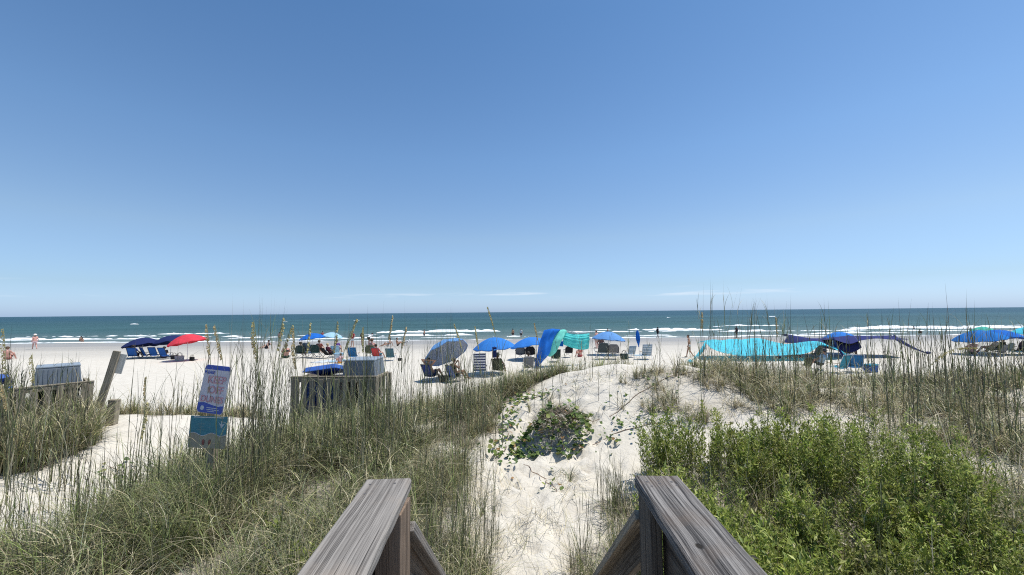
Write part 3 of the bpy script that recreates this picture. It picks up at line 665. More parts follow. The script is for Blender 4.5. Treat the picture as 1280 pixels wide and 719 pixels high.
grass('scattered straw and small sprigs on the sand path', PJ, 90, .20, .4, .0055, (.6, .4, .4), .8, 2.5, (), (.5, 1.3), 0, (.5, 1.), 420)

for lb, P, n, hh in [('tall bare grass stalks standing between the sign and the picket corral', [(-4.3, 4.6), (-3.9, 4.3), (-2.9, 4.7), (-2.8, 6.0), (-3.2, 6.9), (-4.4, 6.0)], 150, (1.6, 2.6)),
                     ('tall bare stalks in front of the grey umbrella and the corral', [(-2.8, 5.0), (-.5, 5.4), (.0, 6.8), (-.8, 7.6), (-2.8, 6.6)], 190, (1.5, 2.45)),
                     ('tall bare stalks rising against sea and canopies on the right', [(3.4, 7.2), (5.5, 5.6), (10, 5.4), (14, 7), (15, 10), (7, 10), (4, 9)], 400, (1.2, 2.3)),
                     ('tall bare stalks at the left edge in front of the corral', [(-10.5, 6), (-7.4, 5.6), (-6.6, 6.2), (-7.2, 7), (-10.5, 7.4)], 150, (1.3, 2.2)),
                     ('dark bare stalks in the lower left corner', [(-6.8, 4.6), (-4.6, 3.4), (-3.6, 4.0), (-4.4, 5.0), (-6.2, 5.6)], 110, (.9, 1.6)),
                     ('few thin bare stalks on the middle of the mound', [(.4, 7.2), (2.4, 6.8), (3.4, 8), (2.2, 9.4), (.8, 9)], 14, (.9, 1.5))]:
    grass(lb, P, 60, .35, .3, .006, (.5, .3, .4), .4, 1.3, (), (.2, .8), n, hh, 0, .0074)
    LITTER_SHADE.pop()

grass('taller green tussocks just in front of the picket corral', [(-4.7, 6.5), (-2.3, 6.4), (-1.8, 7.4), (-2.6, 7.7), (-4.7, 7.6)], 6000, .46, .25, .0075, (.9, .2, .15), .25, 1.5, (), (.3, 1.0), 30, (.8, 1.2))
grass('green tussocks at the foot of the beach sign', [(-4.7, 4.1), (-3.2, 3.9), (-2.9, 4.8), (-3.3, 5.4), (-4.6, 5.2)], 4800, .68, .25, .0078, (.9, .25, .2), .2, 1.5, (), (.3, 1.0), 40, (.8, 1.3))

# the green thicket on the right: upright leafy stems
def thicket(label, P, nst, nleaf, hm, seed):
    B = Blades(); x, y = scatter(P, nst, .6, 1.6); LITTER_SHADE.append((P, (), nst * 8))
    h = hm * RNG.uniform(.5, 1.2, nst) * (.5 + .95 * fbm(x * .9 + 70, y * .9 + seed, 3))
    az = RNG.uniform(0, 6.28, nst); ln = np.abs(RNG.normal(.14, .10, nst)); z = zg(x, y)
    B.add(x, y, h, .008, ln, pal(nst, .2, .3, .8), az, segs=4, power=1.6, base_w=1)
    k = RNG.integers(0, nst, nleaf); t = RNG.beta(2.0, 1.15, nleaf) * .98 + .03
    o = ln[k] * h[k] * t ** 1.6
    sp = .034 * (1.1 - t * .6)
    P3 = np.stack([x[k] + np.cos(az[k]) * o + RNG.normal(0, 1, nleaf) * sp, y[k] + np.sin(az[k]) * o + RNG.normal(0, 1, nleaf) * sp, z[k] + h[k] * (t - .3 * ln[k] * t ** 2.2)], 1)
    a = RNG.uniform(0, 6.28, nleaf); e = RNG.uniform(.15, 1.35, nleaf)
    D = np.stack([np.cos(a) * np.cos(e), np.sin(a) * np.cos(e), np.sin(e)], 1)
    G = np.array([[.98, .97, .78]]) * np.array([[.29, .35, .085], [.36, .41, .12], [.20, .27, .075], [.46, .49, .20], [.26, .33, .065]])
    stemtint = (RNG.uniform(.55, 1.25, (nst, 1)) * np.where(RNG.random((nst, 1)) < .16, np.array([[.95, .85, .9]]), np.array([[1.0, 1.0, 1.0]])))[k]
    c = G[RNG.integers(0, 5, nleaf)] * stemtint * RNG.uniform(.75, 1.25, (nleaf, 1))
    dd = fbm(x[k] * 1.1 + 11, y[k] * 1.1, 3)[:, None]; c = np.where(dd > .66, c * .6 + np.array([.10, .085, .05]) * .5, c)
    dry = RNG.random(nleaf) < .04; c[dry] = STRAW[RNG.integers(0, 5, dry.sum())]
    sc_ = RNG.uniform(.5, 1.6, nst)[k]; B.leaves(P3, D, RNG.uniform(.026, .052, nleaf) * sc_, RNG.uniform(.009, .0165, nleaf) * sc_, c)
    nd = nst; xx, yy = scatter(P, nd, .5, 1.2)   # bare dead twigs among the leaves
    B.add(xx, yy, RNG.uniform(.4, 1.0, nd) * hm, .006, np.abs(RNG.normal(.2, .2, nd)), pal(nd, 0, .5, .6) * .8, segs=4, base_w=1)
    o = B.build('green_thicket', MATS['leaf']); return tag(o, label, 'thicket', kind='stuff')
PF = [(1.35, 5.2), (1.65, 5.8), (2.4, 6.1), (3.6, 6.0), (4.6, 5.7), (5.1, 5.1), (5.1, 4.4), (4.6, 3.6), (4.0, 2.9), (3.4, 2.3), (1.35, 2.3), (1.05, 3.3), (1.15, 4.6)]
thicket('leafy bright green thicket filling the ground right of the right handrail', PF, 1650, 160000, .86, 1)

grass('dry stems and thin grass growing up through the green thicket', PF, 1800, .62, .3, .0066, (.5, .6, .4), .6, 1.4, (), (.2, .9), 150, (.8, 1.35), 0, .006)
# small leafy weeds in the grass left of the handrail
def sprig(label, P, nst, nleaf, hm, seed):
    o = thicket(label, P, nst, nleaf, hm, seed); o.name = 'green_weeds'; o['category'] = 'weeds'; return o
sprig('low bright green weeds left of the left handrail end', [(-2.3, 3.4), (-1.5, 3.5), (-1.4, 4.4), (-2.1, 4.6), (-2.6, 4.2)], 90, 3000, .38, 5)

# trailing dune vine: round leathery leaves on runners, and a domed clump with dead stems
def vine(label, pts, nl, size, dome=0.0, dead=0):
    t = root('dune_vine', label, 'vine', (0, 0, 0)); t.location = (pts[0][0], pts[0][1], gz(*pts[0])); base = np.array(t.location)
    B = Blades(); P = []; 
    for i in range(nl):
        if dome:
            a = RNG.uniform(0, 6.28); r = dome * (.4 + 1.2 * float(fbm(a * 1.6 + 3, 2.2, 2))) * math.sqrt(RNG.uniform(.12, 1)); x = pts[0][0] + 1.15 * r * math.cos(a); y = pts[0][1] + r * math.sin(a) * .8
            z = gz(x, y) + .42 * max(0, 1 - (r / dome) ** 2) * RNG.uniform(.7, 1.25) * (.6 + .8 * float(fbm(x * 5, y * 5, 2))) + RNG.uniform(0, .07)
        else:
            k = RNG.integers(0, len(pts) - 1); u = RNG.uniform(); x = pts[k][0] * (1 - u) + pts[k + 1][0] * u + RNG.normal(0, .15); y = pts[k][1] * (1 - u) + pts[k + 1][1] * u + RNG.normal(0, .15)
            z = gz(x, y) + RNG.uniform(.02, .10)
        P.append((x, y, z))
    P = np.array(P); n = len(P); k = 8
    nrm = np.stack([RNG.normal(0, .55, n), RNG.normal(-.15, .55, n), np.ones(n)], 1); nrm /= np.linalg.norm(nrm, axis=1)[:, None]
    ref = np.stack([np.cos(q := RNG.uniform(0, 6.28, n)), np.sin(q), np.zeros(n)], 1); u = np.cross(nrm, ref); u /= np.linalg.norm(u, axis=1)[:, None]; v = np.cross(nrm, u)
    r = (size * RNG.uniform(.55, 1.2, n))[:, None]; V = [P - nrm * r * .18]
    for j in range(k):
        a = 2 * math.pi * j / k; rr = r * (1.0 if j else .55); V.append(P + (u * math.cos(a) + v * math.sin(a) * .85) * rr + nrm * r * .12 * abs(math.sin(a)))
    V = np.stack(V, 1).reshape(-1, 3) - base; b = np.arange(n) * (k + 1)
    T = np.concatenate([np.stack([b, b + 1 + j, b + 1 + (j + 1) % k], 1) for j in range(k)])
    G = np.array([[.06, .11, .035], [.095, .15, .045], [.14, .20, .06], [.22, .25, .08], [.30, .19, .10]]) * np.array([[1.35, 1.3, 1.15]]); c = G[RNG.choice(5, n, p=[.3, .3, .2, .14, .06])] * RNG.uniform(.8, 1.2, (n, 1))
    link('foliage', npmesh('foliage', V, None, T, np.repeat(c, k + 1, 0)), MATS['leaf'], t)
    m = plain('vine_runner', (0.20, 0.14, 0.10), .8, .3, 20); mb = MB()
    if dome:
        for i in range(20):
            a = RNG.uniform(0, 6.28); rr = dome * RNG.uniform(.5, 1.35); q = []
            for s_ in np.linspace(0, 1, 6):
                x = pts[0][0] + math.cos(a) * rr * s_ * 1.15; y = pts[0][1] + .1 + math.sin(a) * rr * s_ * .8
                q.append(Vector((x, y, gz(x, y) + .36 * max(0, 1 - (s_ * rr / dome) ** 2) + .03)) - t.location)
            mb.tube(q, .005, 4)
    else:
        q = [];
        for (x0, y0), (x1, y1) in zip(pts[:-1], pts[1:]):
            for s_ in np.linspace(0, 1, 6)[:-1]:
                x = x0 + (x1 - x0) * s_ + RNG.normal(0, .015); y = y0 + (y1 - y0) * s_; q.append(Vector((x, y, gz(x, y) + .012)) - t.location)
        mb.tube(q, .006, 4)
    mb.build('runner', m, t)
    if dead:                                # dry grey-brown stems draped over the clump
        B = Blades(); a = RNG.uniform(0, 6.28, dead); rr = dome * .75 * np.sqrt(RNG.random(dead)); x = pts[0][0] + rr * np.cos(a) * 1.0; y = pts[0][1] + .1 + rr * np.sin(a) * .75
        z = zg(x, y) + .36 * (1 - (rr / dome) ** 2)
        B.add(x - base[0], y - base[1], RNG.uniform(.12, .34, dead), .007, RNG.uniform(.9, 2.0, dead), np.array([.32, .275, .20]) * RNG.uniform(.5, 1.7, (dead, 1)), RNG.uniform(0, 6.28, dead), z=z - base[2], segs=5, power=1.4)
        B.build('dead_stems', MATS['grass'], t)
    return t
vine('domed clump of round-leaved vine and dead stems on the sand path', [(.74, 6.85)], 560, .044, .54, 700)
vine('dark round-leaved vine trailing down the left side of the mound', [(.15, 8.35), (-.15, 7.9), (-.05, 7.4), (-.12, 6.9), (-.2, 6.45)], 150, .04)
vine('vine runner with paired round leaves near the mound top', [(-.2, 8.5), (.35, 8.45), (.85, 8.4)], 80, .04)
vine('short vine runner with few leaves at the foot of the clump', [(.1, 6.4), (.35, 5.95), (.55, 5.5), (.5, 5.1)], 16, .034)
vine('vine patch of round leaves where the thicket meets the sand', [(1.25, 6.55), (1.8, 6.75), (2.5, 6.9), (3.0, 6.7)], 80, .036)
vine('lone vine runner crossing the bare right slope of the mound', [(1.7, 7.1), (2.4, 7.7), (3.4, 8.3), (4.2, 8.6)], 36, .034)
vine('few round leaves in the sandy gap on the left', [(-6.9, 6.9), (-6.5, 6.8), (-6.2, 6.5)], 22, .04)

# single tall sea oats whose seed heads stand out against sea and sand
m_oat = plain('oat_seed', (0.72, 0.60, 0.36), .8, .2, 30, .2, .4); m_oat_g = plain('oat_seed_green', (0.66, 0.59, 0.31), .8, .2, 30, .2, .4)
m_oat_stem = plain('oat_stem', (0.26, 0.26, 0.14), .7, .3, 20)
def sea_oat(label, x, y, top, lean, head, droop, seed, green=False):
    """top: height of the tip; lean: sideways shift of the tip; head: length of the seed head"""
    rnd = random.Random(seed); z0 = gz(x, y); t = root('sea_oat', label, 'sea oat', (x, y, z0), 0, 'sea oats in seed')
    H = top - z0; path = lambda s: Vector((1.5 * lean * s ** 3.2, .06 * s * s, H * s - 1.1 * abs(lean) * max(0, s - .72) ** 2 / .0784 * .35))
    MB().tube([path(i / 9) for i in range(10)], [.0065 * (1 - .07 * i) for i in range(10)], 5).build('stem', m_oat_stem, t)
    s0 = 1 - head / H; sgn = 1 if lean >= 0 else -1; mb = MB()
    for i in range(int(44 + head * 80)):
        u = rnd.random(); p = path(s0 + (1 - s0) * u); d = .6 * droop * (.35 + .5 * math.sin(u * 3.1)) * rnd.uniform(.5, 1.1)
        a = rnd.uniform(-.8, .8) + (0 if sgn > 0 else math.pi); e = Vector((math.cos(a) * d, math.sin(a) * d, -d * rnd.uniform(.5, 1.1)))
        q = p + e; mb.tube([p, p + e * .6], .0012, 3, False)
        L = rnd.uniform(.022, .038); W = L * .33; ax = (e.normalized() + Vector((0, 0, -.7))).normalized(); sd_ = ax.cross(Vector((rnd.uniform(-1, 1), rnd.uniform(-1, 1), .2))).normalized(); n_ = ax.cross(sd_) * .004
        b0 = q - ax * L * .3
        v = [b0, b0 + ax * L * .5 + sd_ * W, b0 + ax * L, b0 + ax * L * .5 - sd_ * W, b0 + ax * L * .5 + n_, b0 + ax * L * .5 - n_]
        mb.raw(v, [(0, 1, 4), (1, 2, 4), (2, 3, 4), (3, 0, 4), (1, 0, 5), (2, 1, 5), (3, 2, 5), (0, 3, 5)])
    mb.build('seed_head', m_oat_g if green else m_oat, t)
    for i in range(5):
        B = Blades(); s_ = rnd.uniform(.02, .55); p = path(s_)
        B.add(np.array([p.x]), np.array([p.y]), H * rnd.uniform(.25, .42), .011, rnd.uniform(.25, .8), np.array([[.13, .145, .06]]) * rnd.uniform(.8, 1.4), np.array([rnd.uniform(0, 6.28)]), z=np.array([p.z]), segs=6)
        B.build('leaf', MATS['grass'], t)
    return t
OATS = [('sea oat with drooping pale head standing left of and above the sign', -3.85, 5.2, 3.22, -.10, .42, .05, 1, 0),
 ('sea oat with long head just right of the sign top', -3.62, 5.15, 3.24, -.16, .5, .05, 2, 0),
 ('sea oat with a broad tuft-like head, first of the cluster left of the bin corral', -3.30, 5.3, 3.26, -.10, .45, .075, 3, 1),
 ('sea oat leaning right in the cluster left of the bin corral', -3.28, 5.5, 3.22, .16, .5, .05, 4, 1),
 ('short sea oat with golden head between sign and blue bin lid', -3.0, 5.6, 3.14, -.05, .32, .04, 5, 0),
 ('sea oat with upright slim head left of the blue bin lid', -2.86, 5.5, 3.20, .04, .42, .045, 6, 1),
 ('sea oat with golden head above the blue bin lid', -2.52, 5.55, 3.22, .05, .45, .05, 7, 1),
 ('slim sea oat standing over the grey bin lid', -2.1, 5.7, 3.12, -.02, .35, .04, 8, 1),
 ('sea oat bending left over the wet sand right of the grey bin', -1.62, 5.5, 3.15, .10, .3, .03, 9, 0),
 ('yellow-green sea oat curving left over the grey umbrella', -.72, 6.6, 3.18, -.16, .45, .025, 10, 1),
 ('short yellow-green sea oat between grey and blue umbrellas', -.50, 6.7, 3.10, -.08, .4, .025, 11, 1),
 ('tallest yellow-green sea oat right of the first blue umbrella', -.18, 6.9, 3.46, -.16, .5, .03, 12, 1),
 ('sea oat with ragged pale head near the top of the sea right of centre', 3.25, 7.0, 3.30, .06, .3, .05, 13, 0),
 ('sea oat with orange-tinged head above the turquoise canopy', 4.75, 7.2, 3.16, .01, .35, .03, 14, 0),
 ('sea oat with a large arching feathery head right of the navy canopy', 6.55, 6.6, 2.93, .75, .55, .06, 15, 1),
 ('bushy sea oat with heavy head at the left edge above the corral', -8.0, 6.4, 3.16, -.12, .75, .085, 16, 1),
 ('second heavy sea oat at the left edge in front of the grey bin', -7.4, 6.3, 2.75, -.12, .6, .085, 17, 1),
 ('small heavy-headed sea oat hanging over the left corral rail', -6.9, 5.6, 2.42, -.15, .4, .08, 18, 0),
 ('dark sea oat standing alone in the sandy gap left of the sign', -4.55, 5.0, 2.55, -.02, .30, .03, 19, 0),
 ('tall sea oat with pale head directly behind the sign post', -3.45, 5.6, 3.05, -.14, .4, .05, 21, 0),
 ('second upright sea oat in the cluster left of the bin corral', -3.12, 5.2, 3.30, .08, .45, .06, 22, 1),
 ('low golden sea oat in front of the blue bin', -2.72, 5.2, 2.95, -.10, .35, .045, 23, 0),
 ('sea oat arching right above the middle of the picket corral', -2.35, 5.3, 3.30, .18, .45, .05, 24, 1),
 ('slim sea oat standing right of the picket corral', -1.9, 5.9, 3.30, .08, .38, .035, 25, 0),
 ('sea oat leaning left in front of the sail of blue and aqua cloth', .55, 7.6, 3.12, -.08, .35, .035, 26, 0),
 ('dark bushy sea oat in the grass below left of the sign', -4.15, 4.5, 2.35, .03, .4, .04, 20, 1)]
for a in OATS: sea_oat(*a[:8], green=bool(a[8]))

# leaf litter under the plants, coloured dark so the gaps between tufts read shaded
me = bpy.data.objects['sand_ground'].data; co = np.zeros(len(me.vertices) * 3, np.float32); me.vertices.foreach_get('co', co); co = co.reshape(-1, 3)
nearv = (co[:, 1] < 13) & (co[:, 1] > 1) & (np.abs(co[:, 0]) < 24); lx, ly = co[nearv, 0].astype(float), co[nearv, 1].astype(float); val = np.zeros(len(lx))
for P, holes, n in LITTER_SHADE:
    Pa = np.array(P); ar = .5 * abs(np.dot(Pa[:, 0], np.roll(Pa[:, 1], 1)) - np.dot(Pa[:, 1], np.roll(Pa[:, 0], 1)))
    wgt = min(1.0, n / ar / 1500.0)
    inn = in_poly(lx + (fbm(lx * 1.5 + 40, ly * 1.5, 3) - .5), ly + (fbm(lx * 1.5 + 80, ly * 1.5 + 7, 3) - .5) * .8, P)
    for (hx, hy, rx, ry) in holes: inn &= ~((((lx - hx) / rx) ** 2 + ((ly - hy) / ry) ** 2) < 1)
    val = np.maximum(val, inn * wgt * np.clip(.35 + 1.1 * fbm(lx * 1.3, ly * 1.3 + 50, 3), 0, 1))
full = np.zeros(len(co)); full[nearv] = np.clip(val, 0, .95)
at_ = me.color_attributes.new('Litter', 'FLOAT_COLOR', 'POINT'); at_.data.foreach_set('color', np.stack([full, full, full, np.ones(len(co))], 1).astype(np.float32).ravel())

# ------------------------------------------------------------------ people
SKIN = {'fair': plain('skin_fair', (0.56, 0.33, 0.24), .55, .06, 8), 'tan': plain('skin_tan', (0.42, 0.23, 0.15), .55, .06, 8), 'brown': plain('skin_brown', (0.20, 0.105, 0.065), .55, .08, 8), 'pink': plain('skin_pink', (0.60, 0.32, 0.26), .55, .06, 8)}
HAIR = {'dark': plain('hair_dark', (0.03, 0.022, 0.018), .6, .2, 30), 'brown': plain('hair_brown', (0.10, 0.06, 0.035), .6, .2, 30), 'blond': plain('hair_blond', (0.42, 0.31, 0.17), .6, .2, 30), 'grey': plain('hair_grey', (0.40, 0.39, 0.38), .6, .2, 30)}
m_eye = plain('eye_dark', (0.02, 0.015, 0.015), .3, .1)
def V3(*a): return np.array(a, float)
def pose(kind):
    """joint positions, metres, figure faces +Y"""
    J = {}
    def legs(hz, hy, knee, ankle, spread=.09):
        for s, S in ((-1, 'L'), (1, 'R')):
            kn = knee[0 if s < 0 else 1]; an = ankle[0 if s < 0 else 1]
            J['hip' + S] = V3(s * .085, hy, hz); J['knee' + S] = V3(s * spread + kn[0], kn[1], kn[2]); J['ank' + S] = V3(s * spread + an[0], an[1], an[2]); J['toe' + S] = J['ank' + S] + (V3(0, .17, -.045) if len(an) < 4 else V3(0, .06, .17))
    def torso(sz, sy, head):
        for s, S in ((-1, 'L'), (1, 'R')): J['sh' + S] = V3(s * .165, sy, sz)
        J['chest'] = V3(0, sy, sz); J['head'] = V3(*head)
    def arms(e, w_, mirror=True):
        for s, S in ((-1, 'L'), (1, 'R')):
            J['el' + S] = V3(s * e[0], e[1], e[2]); J['wr' + S] = V3(s * w_[0], w_[1], w_[2])
    if kind in ('stand', 'wade'):
        legs(.90, 0, ((0, .02, .49), (0, .0, .49)), ((0, -.03, .075), (0, .02, .075))); torso(1.41, -.01, (0, .02, 1.60)); arms((.225, -.03, 1.13), (.235, .06, .88))
    elif kind == 'walk':
        legs(.90, 0, ((0, .13, .50), (0, -.02, .48)), ((0, .22, .075), (0, -.26, .11))); torso(1.40, .03, (0, .07, 1.59)); arms((.23, -.05, 1.13), (.24, .08, .90))
    elif kind == 'bend':
        legs(.86, -.1, ((0, .02, .47), (0, .04, .47)), ((0, -.05, .075), (0, .0, .075))); torso(1.18, .28, (0, .43, 1.28)); arms((.21, .36, .92), (.16, .46, .68))
    elif kind == 'hips':
        legs(.90, 0, ((-.03, .02, .49), (.03, .0, .49)), ((-.05, -.03, .075), (.05, .02, .075))); torso(1.41, -.01, (0, .02, 1.60)); arms((.34, -.05, 1.17), (.20, .07, .98))
    elif kind == 'chair':
        legs(.30, 0, ((-.02, .42, .44), (.02, .42, .46)), ((-.02, .70, .07), (.02, .74, .07))); torso(.77, -.24, (0, -.26, .98)); arms((.26, -.05, .55), (.22, .20, .50))
    elif kind == 'chair_armsup':
        legs(.30, 0, ((-.02, .42, .44), (.02, .42, .48)), ((-.02, .70, .07), (.02, .74, .07))); torso(.77, -.24, (0, -.25, .98)); arms((.42, -.24, 1.00), (.13, -.36, 1.02))
    elif kind == 'chair_reach':
        legs(.30, 0, ((-.02, .42, .44), (.02, .42, .46)), ((-.02, .70, .07), (.02, .74, .07))); torso(.78, -.16, (0, -.10, .99)); arms((.24, .02, .62), (.10, .12, .86))
    elif kind == 'ground':
        legs(.13, 0, ((-.03, .34, .46), (.03, .34, .44)), ((-.02, .56, .07), (.02, .58, .07))); torso(.62, -.10, (0, -.06, .82)); arms((.24, .10, .42), (.14, .34, .40))
    elif kind == 'ground_lean':
        legs(.13, 0, ((-.03, .42, .22), (.03, .36, .42)), ((-.02, .84, .06), (.02, .62, .07))); torso(.58, -.22, (0, -.22, .79)); arms((.27, -.38, .36), (.25, -.46, .09))
    elif kind == 'lie':
        legs(.13, 0, ((-.02, .43, .14), (.02, .40, .30)), ((-.02, .86, .08, 1), (.02, .62, .06))); torso(.15, -.52, (0, -.76, .15)); arms((.29, -.33, .11), (.27, -.06, .09))
    return J
def capsule(V, F, a, b, ra, rb, n=10):
    a, b = V3(*a), V3(*b); d = b - a; L = np.linalg.norm(d) + 1e-6; t = d / L
    u = np.cross(t, V3(.3, .5, .81)); u /= np.linalg.norm(u); w_ = np.cross(t, u); base = len(V)
    R_ = [(a - t * ra, 0)] + [(a - t * ra * math.cos(q), ra * math.sin(q)) for q in (.52, 1.05, 1.57)] + [(b + t * rb * math.cos(q), rb * math.sin(q)) for q in (1.57, 1.05, .52)] + [(b + t * rb, 0)]
    V.append(tuple(R_[0][0]))
    for c, r in R_[1:-1]:
        for j in range(n): q = 2 * math.pi * j / n; V.append(tuple(c + (u * math.cos(q) + w_ * math.sin(q)) * r))
    V.append(tuple(R_[-1][0])); k = len(R_) - 2; last = len(V) - 1
    for j in range(n):
        F.append((base, base + 1 + (j + 1) % n, base + 1 + j)); F.append((last, base + 1 + (k - 1) * n + j, base + 1 + (k - 1) * n + (j + 1) % n))
        for i in range(k - 1): F.append((base + 1 + i * n + j, base + 1 + i * n + (j + 1) % n, base + 1 + (i + 1) * n + (j + 1) % n, base + 1 + (i + 1) * n + j))
def bones(kind, female=False):
    J = pose(kind); B = []
    hipc = (J['hipL'] + J['hipR']) / 2; sh = J['chest']; mid = hipc * .5 + sh * .5
    sw = .92 if female else 1.0
    for S in 'LR':
        s = -1 if S == 'L' else 1; shp = J['sh' + S] * V3(sw, 1, 1)
        B += [('torso', hipc + V3(s * .055, 0, .06), mid + V3(s * .05, 0, 0), .105 if female else .115, .092 if female else .108), ('torso', mid + V3(s * .05, 0, 0), sh + V3(s * .085, 0, -.10) if kind != 'lie' else sh + V3(s * .08, .1, 0), .095, .105), ('torso', sh + V3(s * .03, 0, -.02), shp, .07, .062)]
        B += [('pelvis', hipc, J['hip' + S] + V3(s * .015, 0, 0), .115, .115 if female else .108)]
        B += [('thigh', J['hip' + S], J['knee' + S], .092, .058), ('calf', J['knee' + S], J['ank' + S], .058, .038)]
        f = J['toe' + S] - J['ank' + S]; B += [('foot', J['ank' + S] - f * .22 + V3(0, 0, -.02), J['ank' + S] + f * .75, .042, .03)]
        B += [('uparm', shp, J['el' + S], .052, .040), ('forearm', J['el' + S], J['wr' + S], .041, .028)]
        d = J['wr' + S] - J['el' + S]; d /= np.linalg.norm(d); B += [('hand', J['wr' + S], J['wr' + S] + d * .065, .030, .032)]
        sd_ = np.cross(d, V3(s, .2, .1)); sd_ /= np.linalg.norm(sd_); nn = np.cross(d, sd_)
        for q, (o_, L) in enumerate(((-.033, .060), (-.011, .074), (.011, .070), (.033, .054))):
            a = J['wr' + S] + d * .085 + sd_ * o_; m_ = a + d * L * .55 + sd_ * o_ * .25; B += [('hand', a, m_, .0105, .0095), ('hand', m_, m_ + d * L * .4 + nn * .018, .0095, .008)]
        a = J['wr' + S] + d * .03 - sd_ * .03; B += [('hand', a, a + d * .04 - sd_ * .035, .012, .009)]
    H = J['head']; up = (H - sh); up /= np.linalg.norm(up)
    fwd = V3(0, 1, 0) if kind != 'lie' else V3(0, 0, 1)
    up2 = up - fwd * np.dot(up, fwd); up2 /= np.linalg.norm(up2)
    B += [('neck', sh + up * .0, H - up2 * .07, .06, .052), ('head', H - up2 * .025 + fwd * .012, H + up2 * .035 - fwd * .008, .078, .094), ('head', H - up2 * .075 + fwd * .045, H - up2 * .02 + fwd * .03, .040, .06), ('head', H - up2 * .035 + fwd * .10, H + up2 * .01 + fwd * .088, .016, .010)]
    sd_ = np.cross(fwd, up2)
    for s in (-1, 1): B += [('head', H + sd_ * s * .092 - up2 * .02, H + sd_ * s * .096 + up2 * .015, .014, .016)]
    return B, H, up2, fwd, sd_
BODY = {}
def body(kind, female, fine):
    key = (kind, female, fine)
    if key in BODY: return BODY[key]
    B, H, up, fwd, sd_ = bones(kind, female); V = []; F = []
    for nm, a, b, ra, rb in B: capsule(V, F, a, b, ra, rb)
    me = bpy.data.meshes.new('tmp'); me.from_pydata(V, [], F); o = bpy.data.objects.new('tmp', me); COL.objects.link(o)
    m = o.modifiers.new('r', 'REMESH'); m.mode = 'VOXEL'; m.voxel_size = .0085 if fine else .019; m.use_smooth_shade = True
    s = o.modifiers.new('s', 'SMOOTH'); s.iterations = 3 if fine else 2; s.factor = .5
    dg = bpy.context.evaluated_depsgraph_get(); out = bpy.data.meshes.new_from_object(o.evaluated_get(dg)); out.name = 'body'
    bpy.data.objects.remove(o); bpy.data.meshes.remove(me)
    co = np.zeros(len(out.vertices) * 3); out.vertices.foreach_get('co', co); co = co.reshape(-1, 3); nr = np.zeros(len(co) * 3); out.vertices.foreach_get('normal', nr); nr = nr.reshape(-1, 3)
    best = np.full(len(co), 1e9); cls = np.zeros(len(co), object); tt = np.zeros(len(co))
    for nm, a, b, ra, rb in B:
        d = b - a; t = np.clip(((co - a) @ d) / (d @ d + 1e-9), 0, 1); ds = np.linalg.norm(co - a - t[:, None] * d, axis=1) - (ra + (rb - ra) * t)
        k = ds < best; best[k] = ds[k]; cls[k] = nm; tt[k] = t[k]
    polys = [tuple(p.vertices) for p in out.polygons]
    BODY[key] = (out, co, nr, cls, tt, polys, H, up, fwd, sd_, {}); return BODY[key]
def shell(bd, name, pick, off, key):
    out, co, nr, cls, tt, polys, H, up, fwd, sd_, cache = bd
    if key not in cache:
        ok = pick(bd); fs = [p for p in polys if all(ok[i] for i in p)]
        ids = sorted({i for p in fs for i in p}); mp = {i: k for k, i in enumerate(ids)}
        cache[key] = ([tuple(co[i] + nr[i] * off) for i in ids], [tuple(mp[i] for i in p) for p in fs])
    v, f = cache[key]; me = bpy.data.meshes.new(name); me.from_pydata(v, [], f); me.polygons.foreach_set('use_smooth', [True] * len(f)); return me
def c_in(*n): return lambda bd: np.isin(bd[3].astype(str), n)
def c_shorts(bd): return (bd[3] == 'pelvis') | ((bd[3] == 'thigh') & (bd[4] < .55))
def c_brief(bd): return (bd[3] == 'pelvis') | ((bd[3] == 'thigh') & (bd[4] < .10))
def c_top(bd): return (bd[3] == 'torso') | ((bd[3] == 'uparm') & (bd[4] < .55))
def c_suit(bd): return (bd[3] == 'torso') | (bd[3] == 'pelvis')
def c_bra(bd):
    co = bd[1]; t = (bd[3] == 'torso'); z = co[:, 2]; lo, hi = z[t].min(), z[t].max(); return t & (z > lo + .50 * (hi - lo)) & (z < lo + .76 * (hi - lo))
def c_hair(bd):
    co, H, up, fwd = bd[1], bd[6], bd[7], bd[8]; r = co - H; return (bd[3] == 'head') & ((r @ up) * .9 - (r @ fwd) > .012)
CL = {}
def fab(c):
    if c not in CL: CL[c] = plain('clothing_%d' % len(CL), c, .85, .12, 10, .15)
    return CL[c]
WEAR = {'shorts': (c_shorts, .012), 'briefs': (c_brief, .008), 'shirt': (c_top, .012), 'swimsuit': (c_suit, .007), 'bikini_top': (c_bra, .007)}
def person(label, loc, rz, kind, skin='fair', hair='brown', wear=(), female=False, s=1.0, fine=False, hat=None, group=None, z=None, seat=0):
    bd = body(kind, female, fine); zz = gz(*loc) if z is None else z
    t = root('person', label, 'person', (loc[0], loc[1], zz + seat), rz, group, s=s)
    link('body', bd[0].copy(), SKIN[skin], t)
    for w_, c in wear: link(w_, shell(bd, w_, WEAR[w_][0], WEAR[w_][1], w_), fab(c), t)
    link('hair', shell(bd, 'hair', c_hair, .016, 'hair'), HAIR[hair], t)
    H, up, fwd, sd_ = bd[6], bd[7], bd[8], bd[9]
    for q in (-1, 1):
        p = H + fwd * .088 + sd_ * q * .034 + up * .008; MB().ball(tuple(p), .011, 6, 5).build('eye', m_eye, t)
    if hat:
        hb = MB(); n = 14; prof = [(.19, .035), (.185, .045), (.115, .06), (.112, .13), (.08, .165), (.0, .17)]
        P = [[tuple(H + up * z_ + (fwd * math.cos(6.2832 * j / n) + sd_ * math.sin(6.2832 * j / n)) * r_) for j in range(n + 1)] for r_, z_ in prof]
        hb.grid(P); hb.build('sun_hat', fab(hat), t, True, thick=.006)
    return t

